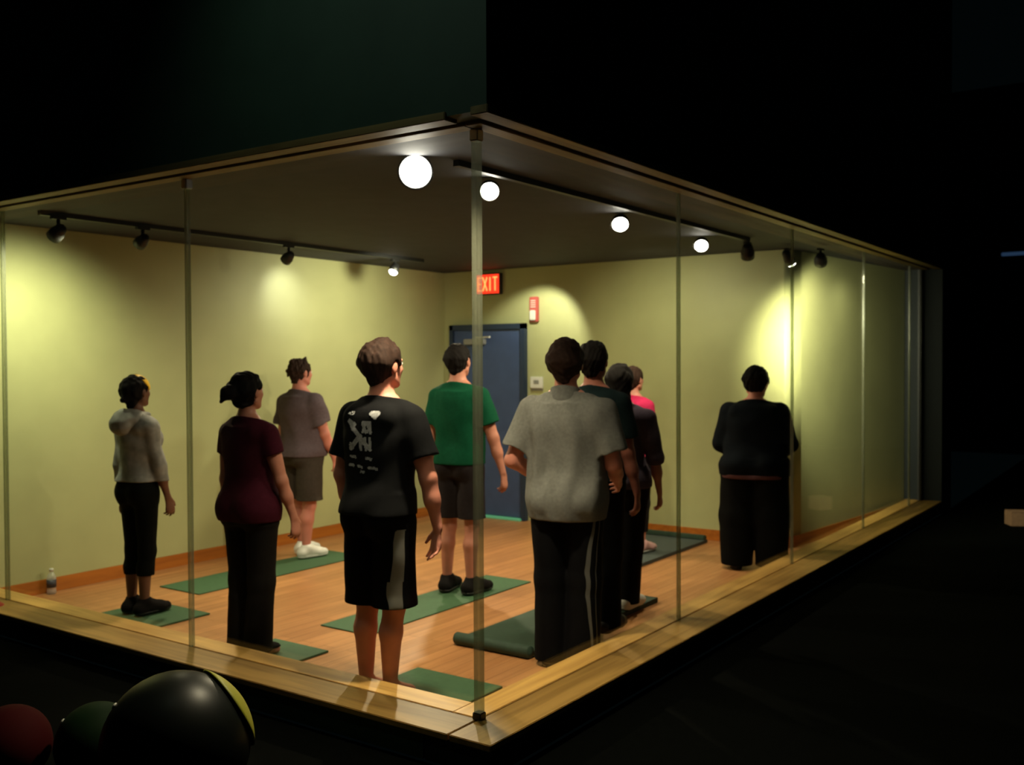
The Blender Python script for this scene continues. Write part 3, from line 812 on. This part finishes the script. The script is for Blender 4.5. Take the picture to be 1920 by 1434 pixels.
        F.planes([((0, 0, hem), (0, 0, -1)), (sc(0, -.03+cy(1.5), t.get('neck', 1.478)), norm((0, .35, 1)))])
        top = F.mesh(t['name'], t['mat'], root); out['top'] = top; out['topF'] = F._last
        if t.get('hood'):
            Fh = Field(sc(-.2, -.30, 1.26), sc(.2, .12, 1.62), .006)
            Fh.ell(sc(0, -.085, 1.445), np.array((.125, .095, .075))*s, .02)
            for sg in (-1, 1): Fh.cone(sc(sg*.07, -.075, 1.47), sc(sg*.065, .03, 1.47), .040*s, .026*s, .03)
            Fh.ell(sc(0, -.155, 1.41), np.array((.095, .065, .085))*s, .03)
            Fh.noise(.004, 30, 3)
            Fh.mesh('hood', t['mat'], top)
        if t.get('collar'):
            Fc = Field(sc(-.12, -.14, 1.42), sc(.12, .12, 1.60), .005)
            Fc.cone(sc(0, -.024+cy(1.5), 1.45), sc(0, -.022+cy(1.5), 1.52), nk*1.1+.030*s, nk*1.05+.018*s, .01, clip=[(sc(0, -.02, 1.502), norm((0, .3, 1)))])
            Fc.mesh('collar', t['collar'], top)
        if t.get('hemband'):
            Fb = Field((lo[0], lo[1], hem-.05), (hi[0], hi[1], hem+.06), .006)
            rb = [(hem-.022, rr[0][1], rr[0][2], rr[0][3]+.022, rr[0][4]+.022), (hem+.02, rr[0][1], rr[0][2], rr[0][3]+.022, rr[0][4]+.022)]
            Fb.loft(rb, .01, zlo=hem-.02, zhi=hem+.014)
            for sg in (-1, 1): Fb.ell(sc(sg*.078*bw, -.055*bw, .93), np.array((.120*bw, .120*bw, .125))*s, .03, clip=[((0, 0, hem-.02), (0, 0, -1)), ((0, 0, hem+.014), (0, 0, 1))])
            Fb.planes([((0, 0, hem-.02), (0, 0, -1)), ((0, 0, hem+.014), (0, 0, 1))])
            Fb.mesh('hem_band', t['hemband'], top)
    sh_ = P.get('shoe')
    if sh_:
        for sd, sg in (('l', -1), ('r', 1)):
            hj, kn, an = legs[sd]
            fa = math.radians(P.get('toe', 8))*sg; fd = np.array([math.sin(fa), math.cos(fa), 0]); fs = np.array([math.cos(fa), -math.sin(fa), 0])
            c = an.copy(); F = Field((c[0]-.12, c[1]-.16, 0), (c[0]+.12, c[1]+.27, .22), .005)
            heel = an-fd*.04*s; heel[2] = .045*s; ball = an+fd*.125*s; ball[2] = .040*s; toe = an+fd*.185*s; toe[2] = .034*s
            F.cone(an+np.array([0, 0, .01]), heel, .047*s, .044*s, .02); F.cone(an+fd*.02*s, ball, .048*s, .038*s, .02, side=fs, fu=1.2)
            F.cone(heel, ball, .042*s, .038*s, .02, side=fs, fu=1.15); F.cone(ball, toe, .040*s, .033*s, .02, side=fs, fu=1.25)
            F.planes([((0, 0, .008), (0, 0, -1)), (tuple(an+np.array([0, 0, .045*s])), norm((0, -.2, 1)))])
            so = F.mesh('shoe', sh_[0], root)
            F = Field((c[0]-.13, c[1]-.17, -.01), (c[0]+.13, c[1]+.28, .05), .005)
            heel[2] = .03; ball[2] = .03; toe[2] = .03
            F.cone(heel, ball, .045*s, .043*s, .01, side=fs, fu=1.1); F.cone(ball, toe, .043*s, .036*s, .01, side=fs, fu=1.2)
            F.planes([((0, 0, .003), (0, 0, -1)), ((0, 0, .022), (0, 0, 1))])
            F.mesh('sole', sh_[1], so)
    # ---------------- hair
    hr = P['hair']; hm = hr['mat']
    F = Field(hc-np.array([.2, .22, .42])*hs, hc+np.array([.2, .2, .2])*hs, .005)
    th = hr.get('thick', .012)
    fn_ = HR @ norm(hr.get('cut', (0, 1, -.55)))
    F.ell(hpnt(0, -.018, .026), np.array((.079+th, .100+th, .094+th))*hs, .01, HR, clip=[(hpnt(0, hr.get('front', .052), .03), fn_)])
    if hr.get('nape', True):
        F.cone(hpnt(0, -.055, .01), hpnt(0, -.062, hr.get('napez', -.055)), (.066+th)*hs, .040*hs, .02, side=HR[:, 0], fu=1.15, clip=[(hpnt(0, 0.0, 0), HR @ np.array([0, 1, 0]))])
    for q in hr.get('tufts', []):
        F.cone(hpnt(*q[0]), hpnt(*q[1]), q[2]*hs, q[3]*hs, .02)
    F.noise(hr.get('na', .006), hr.get('nk', 55), P.get('seed', 1), hr.get('st', (1, 1, .6)))
    for sg in (-1, 1):
        if hr.get('ears', True): F.ell(hpnt(sg*.088, .0, -.012), np.array((.03, .026, .040))*hs, .01, HR, sub=True)
    out['hair'] = F.mesh('hair', hm, root)
    hb = P.get('headband')
    if hb:
        F = Field(hc-.2, hc+.2, .005)
        F.ell(hpnt(0, -.014, .024), np.array((.094, .118, .112))*hs, .005, HR, clip=[(hpnt(0, .082, .07), HR @ norm((0, .82, .55))), (hpnt(0, .018, .05), HR @ -norm((0, .82, .55)))])
        F.planes([(hpnt(0, 0, .012), HR @ np.array([0, 0, -1.]))])
        F.mesh('headband', hb, root)
    out['hpnt'] = hpnt; out['arms'] = arms; out['legs'] = legs
    return out

def spot_for(px, d, topy, fz=0.0):
    """floor point under a picture column at depth d, and the standing height that reaches the row topy"""
    q = at_d(px, 1000, d); t = at_d(px, topy, d)
    return (float(q[0]), float(q[1]), fz), float(t[2])-fz

hang = ((.16, .02, -1), (.10, .16, -1), (.02, .12, -1), (-1, 0, 0))
hair_dark = mat('dark_hair', (.005, .0035, .003), .8, spec=.15, noise=.3, nscale=60, bump=.3, bscale=120)
hair_brown = mat('brown_hair', (.028, .014, .010), .8, spec=.15, noise=.3, nscale=60, bump=.3, bscale=120)
SK_L = ('light', (.74, .29, .21)); SK_M = ('medium', (.46, .19, .13)); SK_D = ('brown', (.17, .075, .045))

# woman in hoodie
loc, H = spot_for(262, 6.54, 707, 0.015)
person(dict(loc=loc, H=H, head=4, sex='f', bw=.92, hip=.92, label='person in a grey hoodie, cropped black leggings and yellow headband at far left', seed=3,
    skin=SK_D, hyaw=6, hpitch=4, shoulder=1.02,
    arm_l=((.10, -.05, -1), (.05, .1, -1), (0, .1, -1), (-1, 0, 0)), arm_r=((.10, .16, -1), (.06, .30, -1), (0, .25, -1), (-1, 0, 0)), thumb_l=(0, 1, 0), thumb_r=(0, 1, 0),
    top=dict(name='hoodie', mat=cloth('grey_fleece', (.30, .30, .28), noise=.25, ns=18), hem=.985, sleeve=1.85, sr0=.062, sr1=.050, hood=True, inf=.016, fold=.007, hor=.9),
    bottom=dict(name='cropped_leggings', mat=cloth('black_leggings', (.004, .005, .004)), end=.29, inf=.010, r=(.092, .064, .064), fold=.002),
    shoe=(cloth('black_shoe_cloth', (.012, .010, .010)), M['black']), toe=5, stance=.07,
    hair=dict(mat=hair_dark, thick=.014, front=.045, tufts=[((0, -.10, .0), (0, -.135, -.045), .03, .02), ((0, -.05, -.02), (0, -.07, -.09), .05, .03)]),
    headband=mat('yellow_headband', (.85, .50, .015), .5)))
# woman in burgundy top
loc, H = spot_for(470, 5.60, 702, 0.015)
pb = person(dict(loc=loc, H=H, head=2, sex='f', bw=1.06, hip=1.08, label='person in a burgundy top and black pants with a messy ponytail', seed=5,
    skin=SK_M, hyaw=2, hpitch=4, shoulder=1.08,
    arm_l=((.10, .0, -1), (.05, .1, -1), (0, .1, -1), (-1, 0, 0)), arm_r=((.22, .16, -1), (.10, .34, -1), (0, .20, -1), (-1, 0, 0)), thumb_l=(0, 1, 0), thumb_r=(0, 1, 0),
    top=dict(name='burgundy_top', mat=cloth('burgundy_jersey', (.045, .006, .014)), hem=.845, sleeve=.42, sr0=.068, sr1=.064, inf=.012, fold=.004, hor=.7),
    bottom=dict(name='pants', mat=cloth('charcoal_pants', (.009, .008, .007)), end=.035, inf=.010, r=(.096, .078, .088), fold=.004), toe=6, stance=.075,
    hair=dict(mat=hair_dark, thick=.016, front=.04, na=.008, tufts=[((0, -.10, .02), (0, -.165, .01), .035, .04), ((.0, -.16, .01), (-.02, -.20, -.035), .035, .012), ((0, -.15, .03), (.01, -.21, .035), .03, .008)])))
# man in grey t-shirt, white shoes
loc, H = spot_for(567, 8.48, 676, 0.012)
person(dict(loc=loc, H=H, head=-4, sex='m', bw=1.16, belly=.07, waist=1.12, hip=1.08, label='man in a grey t-shirt, dark shorts and white shoes by the left wall', seed=8,
    skin=('pink', (.58, .22, .17)), hyaw=-4, hpitch=0, shoulder=1.02,
    arm_l=((.18, .0, -1), (.05, .2, -1), (0, .1, -1), (-1, 0, 0)), arm_r=((.16, .26, -1), (.02, .50, -1), (-.05, .3, -1), (-1, 0, 0)), thumb_l=(0, 1, 0), thumb_r=(0, 1, 0),
    top=dict(name='grey_shirt', mat=cloth('mauve_grey_jersey', (.105, .078, .092)), hem=.90, sleeve=.68, sr0=.072, sr1=.076, inf=.022, fold=.008, hor=.8),
    bottom=dict(name='shorts', mat=cloth('grey_shorts', (.055, .045, .038)), end=.51, inf=.014, r=(.105, .102, .09), fold=.006),
    shoe=(mat('white_sneaker', (.75, .75, .72), .5), mat('white_sole', (.8, .8, .78), .5)), fy_l=.10, fy_r=-.02, stance=.10, toe=8,
    hair=dict(mat=hair_brown, thick=.012, front=.05, na=.010, tufts=[((0, .02, .11), (0, .05, .135), .03, .012), ((0, -.07, .09), (0, -.11, .11), .03, .012)])))
# man in black t-shirt
loc, H = spot_for(712, 4.85, 644, 0.015)
pk = person(dict(loc=loc, H=H, head=3, sex='m', bw=1.02, waist=1.03, lean=.04, label='man in a black t-shirt with a pale back print and black shorts, nearest the corner', seed=11,
    skin=SK_L, hyaw=-6, hpitch=2, shoulder=1.10, hscale=1.03,
    arm_l=((.22, -.05, -1), (-.02, .30, -1), (-.1, .3, -1), (-1, 0, 0)), arm_r=((.26, .10, -1), (.14, .12, -1), (-.10, -.02, -1), (-.4, -1, 0)), thumb_l=(0, 1, 0), thumb_r=(-1, .3, 0), curl=.30, spread=.25,
    top=dict(name='black_shirt', mat=cloth('black_jersey', (.009, .009, .010)), hem=.92, sleeve=.66, sr0=.070, sr1=.074, inf=.016, fold=.006, hor=.5),
    bottom=dict(name='athletic_shorts', mat=cloth('black_shorts', (.004, .004, .005)), end=.47, inf=.014, r=(.104, .100, .095), fold=.005, flare=.0), stance=.075, toe=8, legw=1.04,
    hair=dict(mat=hair_brown, thick=.014, front=.05, na=.007, tufts=[((0, .0, .10), (0, .03, .125), .04, .02)])))
# man in green shirt
loc, H = spot_for(863, 7.12, 648, 0.012)
person(dict(loc=loc, H=H, head=6, sex='m', bw=.94, waist=1.08, label='man in a green t-shirt, dark shorts and black shoes behind the corner post', seed=14,
    skin=SK_M, hyaw=4, hpitch=2, shoulder=1.10,
    arm_l=((.14, .0, -1), (.02, .14, -1), (0, .1, -1), (-1, 0, 0)), arm_r=((.34, .10, -1), (.26, .10, -1), (.10, .1, -1), (-1, 0, 0)), thumb_l=(0, 1, 0), thumb_r=(0, 1, 0),
    top=dict(name='green_shirt', mat=cloth('green_jersey', (.004, .060, .028)), hem=.915, sleeve=.66, sr0=.072, sr1=.076, inf=.022, fold=.007, hor=.3),
    bottom=dict(name='shorts', mat=cloth('dark_shorts', (.022, .018, .020)), end=.53, inf=.014, r=(.104, .100, .09), fold=.005),
    shoe=(cloth('black_sneaker', (.010, .009, .009)), M['black']), stance=.10, toe=10,
    hair=dict(mat=hair_dark, thick=.010, front=.05)))
# man in grey polo
loc, H = spot_for(1064, 5.43, 643, .0)
pg = person(dict(loc=loc, H=H, head=16, sex='m', bw=1.08, waist=1.12, hip=1.05, label='broad man in a light grey collared shirt and black track pants, hand on hip', seed=17,
    skin=SK_L, hyaw=6, hpitch=6, shoulder=1.10, hscale=1.06,
    arm_l=((.40, -.05, -1), (-.60, .55, -.45), (-.5, .6, -.4), (-.4, -.3, -1)), arm_r=((.20, .10, -1), (-.1, .9, -.55), (-.3, 1, -.2), (-1, 0, -.2)), thumb_l=(0, .3, 1), thumb_r=(0, 0, 1),
    top=dict(name='grey_shirt', mat=cloth('heather_grey_pique', (.19, .19, .175)), hem=.80, sleeve=.74, sr0=.072, sr1=.080, inf=.020, fold=.008, hor=.2, fk=34, collar=cloth('grey_collar', (.16, .16, .15))),
    bottom=dict(name='track_pants', mat=cloth('black_track', (.005, .005, .006)), end=.03, inf=.014, r=(.100, .086, .090), fold=.004), stance=.085, toe=8,
    shoe=(M['black'], M['black']),
    hair=dict(mat=hair_brown, thick=.014, front=.05, na=.007)))
# tall man hidden behind him
loc, H = spot_for(1116, 6.0, 644, .038)
person(dict(loc=loc, H=H, head=10, sex='m', bw=1.0, label='dark-haired man in a dark teal t-shirt partly hidden behind the grey shirt', seed=20,
    skin=('ruddy', (.36, .13, .09)), hyaw=0, hpitch=4, shoulder=.98,
    arm_l=hang, arm_r=((.16, .05, -1), (.20, .12, -1), (0, .1, -1), (-1, 0, 0)), thumb_l=(0, 1, 0), thumb_r=(0, 1, 0),
    top=dict(name='teal_shirt', mat=cloth('dark_teal_jersey', (.010, .020, .022)), hem=.92, sleeve=.70, sr0=.070, sr1=.072, inf=.014),
    bottom=dict(name='pants', mat=cloth('black_trouser', (.005, .005, .005)), end=.03, r=(.098, .078, .080)), shoe=(M['black'], M['black']),
    hair=dict(mat=hair_dark, thick=.012, front=.05)))
# long haired woman in purple grey
loc, H = spot_for(1166, 6.55, 687, .038)
person(dict(loc=loc, H=H, head=8, sex='f', bw=1.12, label='long-haired woman in a purple-grey top and black pants', seed=23,
    skin=SK_M, hyaw=0, hpitch=4, shoulder=1.12,
    arm_l=hang, arm_r=((.20, .05, -1), (.06, .22, -1), (0, .2, -1), (-1, 0, 0)), thumb_l=(0, 1, 0), thumb_r=(0, 1, 0),
    top=dict(name='purple_top', mat=cloth('purple_grey_jersey', (.085, .066, .095)), hem=.88, sleeve=1.15, sr0=.066, sr1=.056, inf=.014),
    bottom=dict(name='pants', mat=cloth('black_knit', (.005, .004, .004)), end=.04, r=(.094, .07, .072)), shoe=(M['white'], M['white']), stance=.06,
    hair=dict(mat=hair_dark, thick=.018, front=.04, ears=False, tufts=[((0, -.07, .02), (0, -.115, -.22), .085, .065), ((-.05, -.04, -.02), (-.06, -.09, -.20), .04, .03), ((.05, -.04, -.02), (.06, -.09, -.20), .04, .03)])))
# woman in pink top, far
loc, H = spot_for(1190, 8.5, 690, 0.033)
person(dict(loc=loc, H=H, head=0, sex='f', bw=.98, label='woman in a bright pink top mostly hidden at the back of the group', seed=26,
    skin=('rosy', (.55, .24, .18)), hyaw=-10, hpitch=4,
    arm_l=hang, arm_r=((.14, .05, -1), (.10, .2, -1), (0, .1, -1), (-1, 0, 0)), thumb_l=(0, 1, 0), thumb_r=(0, 1, 0),
    top=dict(name='pink_top', mat=cloth('pink_jersey', (.50, .025, .10)), hem=.92, sleeve=.45, inf=.010),
    bottom=dict(name='leggings', mat=cloth('black_tights', (.012, .011, .012)), end=.20, r=(.088, .062, .050)), shoe=(mat('pink_shoe', (.6, .35, .35), .6), M['white']),
    hair=dict(mat=hair_brown, thick=.014, front=.04, tufts=[((0, -.09, .02), (0, -.13, -.03), .03, .02)])))
# large person in black on the right
loc, H = spot_for(1414, 7.92, 694)
person(dict(loc=loc, H=H, head=16, sex='f', bw=1.45, hip=1.08, waist=1.35, chest=1.12, label='large person in a black long-sleeved top and loose black pants on the right, head bowed', seed=29,
    skin=SK_L, hyaw=-14, hpitch=-14, shoulder=1.12, lean=.05, hscale=1.2,
    arm_l=((.26, .12, -1), (-.30, .8, -.35), (-.6, .7, .1), (0, -.4, -1)), arm_r=((.26, .12, -1), (-.30, .8, -.35), (-.6, .7, .1), (0, -.4, -1)), thumb_l=(0, 0, 1), thumb_r=(0, 0, 1),
    top=dict(name='black_top', mat=cloth('black_knit_top', (.003, .0045, .007)), hem=.83, sleeve=1.9, sr0=.074, sr1=.064, inf=.014, fold=.004, hemband=cloth('dusky_band', (.10, .045, .05))),
    bottom=dict(name='loose_pants', mat=cloth('black_loose', (.003, .003, .003)), end=.04, inf=.020, r=(.118, .122, .105), fold=.005, top=.98, k=.05), stance=.15, toe=10, shoe=(M['black'], M['black']),
    hair=dict(mat=hair_dark, thick=.014, front=.045, na=.006, napez=-.03)))

# print on the black shirt
s = pk['s']; V, Q = pk['topF']
rng = random.Random(4); cells = set(); cs = .0045
def blob(cx, cz, rx, rz, dens=.85):
    for i in range(int((cx-rx)/cs), int((cx+rx)/cs)+1):
        for j in range(int((cz-rz)/cs), int((cz+rz)/cs)+1):
            if ((i*cs-cx)/rx)**2+((j*cs-cz)/rz)**2 < 1.1 and rng.random() < dens: cells.add((i, j))
def stroke(a, b, r, dens=.9):
    n = int(math.hypot(b[0]-a[0], b[1]-a[1])/.003)+1
    for q in range(n+1):
        t_ = q/n; blob(a[0]+(b[0]-a[0])*t_, a[1]+(b[1]-a[1])*t_, r, r, dens)
# u runs to the wearer's right across the back, v up; origin mid back
ox = -.005
stroke((.075, .105), (.045, .125), .010); stroke((.045, .125), (.085, .13), .009); stroke((.075, .105), (.095, .125), .008)
blob(-.075, .125, .022, .009, .45)
stroke((-.085, .085), (.025, -.035), .010); stroke((-.085, .085), (-.05, .07), .010); stroke((-.06, .045), (-.085, .085), .007)
stroke((-.015, .015), (-.075, -.045), .011); blob(-.072, -.035, .016, .02)
for x in (0.0, .028): stroke((x, .075), (x+.018, .035), .008); stroke((x+.018, .075), (x, .035), .006)
stroke((.0, .08), (.045, .08), .006); stroke((.045, .08), (.045, .03), .007)
for x in (-.02, .012, .04): stroke((x, .005), (x+.006, -.05), .008); 
stroke((-.01, -.012), (.045, -.05), .007)
for (x0, x1, z, d_) in ((-.08, -.05, -.085, .4), (.02, .055, -.09, .5), (-.09, -.062, -.125, .8), (-.03, -.005, -.13, .6), (.035, .085, -.135, .6), (-.02, .01, -.155, .3)):
    stroke((x0, z), (x1, z-.003), .007, d_)
prt = mat('pale_print', (.50, .50, .52), .8, noise=.3, nscale=80)
sh_c = (ox*s, 0, 1.285*s)
decal('back_print', V, Q, cells, sh_c, (1, 0, 0), (0, 0, 1), (0, 1, 0), cs, prt, pk['top'])
# pale stripe down the side of the shorts, and the thin stripes of the track pants
def stripe(pp, key, name, parent, y0f, z_hi, z_lo, wdt, m, slope=0., rd=(-1, 0, 0), gap=0):
    V, Q = pp['botF']; s = pp['s']; cs = .005; cells = []
    n = int((z_hi-z_lo)*s/cs)
    for j in range(n):
        sh = slope*j*cs
        for i in range(int(wdt/cs)):
            if gap and abs(i*cs-wdt/2) < gap: continue
            cells.append((i+int(round(sh/cs)), j))
    return decal(name, V, Q, cells, (0, y0f*s, z_lo*s), (0, 1, 0), (0, 0, 1), rd, cs, m, parent)
stripe(pk, '', 'side_stripe', pk['bottom'], -.095, .86, .475, .045, mat('grey_stripe', (.20, .20, .18), .8), 0.02)
stripe(pg, '', 'side_stripe', pg['bottom'], -.085, .90, .06, .035, mat('pale_stripe', (.11, .11, .10), .8), 0.0, gap=.011)

# ------------------------------------------------------------------ exercise balls in the dark hall
def sphere_part(name, R, m, parent, cz, keep=None, seg=48):
    bm = bmesh.new(); bmesh.ops.create_uvsphere(bm, u_segments=seg, v_segments=seg//2, radius=R)
    if keep:
        ax, cosr = Vector(keep[0]).normalized(), keep[1]
        bmesh.ops.delete(bm, geom=[f for f in bm.faces if f.calc_center_median().z/R < cosr], context='FACES')
        bmesh.ops.solidify(bm, geom=list(bm.faces), thickness=-.006)
        bmesh.ops.transform(bm, matrix=ax.to_track_quat('Z', 'Y').to_matrix().to_4x4(), verts=bm.verts)
    bmesh.ops.translate(bm, vec=(0, 0, cz), verts=bm.verts)
    return bm_obj(name, bm, m, parent, True)
def ball(px, d, R, m, label, panel=None):
    q = at_d(px, 1300, d)
    e = empty('exercise_ball', (float(q[0]), float(q[1]), -.002), label=label, cat='ball')
    shell = sphere_part('ball_shell', R, m, e, R)
    lathe('air_valve', [(.0, 0), (.012, 0), (.012, .003), (.004, .006)], M['white'], e,
          Matrix.Translation(Vector((0, 0, R))+Vector((-.6, .5, .62)).normalized()*R) @ Vector((-.6, .5, .62)).to_track_quat('Z', 'Y').to_matrix().to_4x4())
    if panel:
        sphere_part('colour_panel', R+.007, panel[0], e, R, (panel[1], panel[2]), 96)
    return e
axis = cR*.80+cU*.50+cF*.62
lime = mat('lime_rubber', (.30, .30, .02), .5)
ball(329, 3.62, .266, mat('black_vinyl', (.004, .006, .005), .40, spec=.22), 'large glossy black exercise ball with a lime panel below the sill', (lime, tuple(axis), .78))
ball(181, 3.92, .16, mat('green_vinyl', (.005, .018, .005), .7, spec=.1), 'dark green exercise ball left of the black one')
ball(18, 3.92, .155, mat('red_vinyl', (.045, .003, .004), .8, spec=.1), 'dim red ball in the bottom left corner')
q = at_d(-12, 1163, 6.25)
e = empty('exercise_ball', (float(q[0]), float(q[1]), -.002), label='small red ball at the left edge beside the sill', cat='ball')
sphere_part('ball_shell', .085, mat('bright_red_vinyl', (.55, .05, .03), .4), e, .085)

# far dim things at the right edge
q = on_x(1902, 476, 15.97)
f = empty('wall_light', (15.97, float(q[1]), float(q[2])), label='dim blue strip light far off in the dark at the right edge', cat='wall light')
box('light_tube', (-.06, -.20, -.03), (-.02, .20, .03), mat('dim_blue_tube', (.1, .2, .35), .5, emit=(.10, .22, .45), estr=.12), f, .01)
box('fixture_back', (-.02, -.24, -.045), (.03, .24, .045), M['darkgrey'], f)
q = on_z(1907, 984, 0)
bx = empty('cardboard_box', (float(q[0]), float(q[1]), -.002), .5, label='small brown box on the dark floor at the right edge', cat='box')
cb = mat('brown_card', (.42, .24, .15), .8, noise=.1)
box('carton', (-.09, -.09, 0), (.09, .09, .14), cb, bx, .004)
bm = bmesh.new(); add_box(bm, (-.09, -.088, .14), (-.004, .088, .145)); add_box(bm, (.004, -.088, .14), (.09, .088, .145)); bm_obj('flap', bm, cb, bx)
lamp('box_fill_light', 'SPOT', (float(q[0])-1, float(q[1])-.6, 3.2), (float(q[0]), float(q[1]), 0), 1.2, (1, .75, .6), .05, 14, 1)  # added spot that brightens the box, no fixture
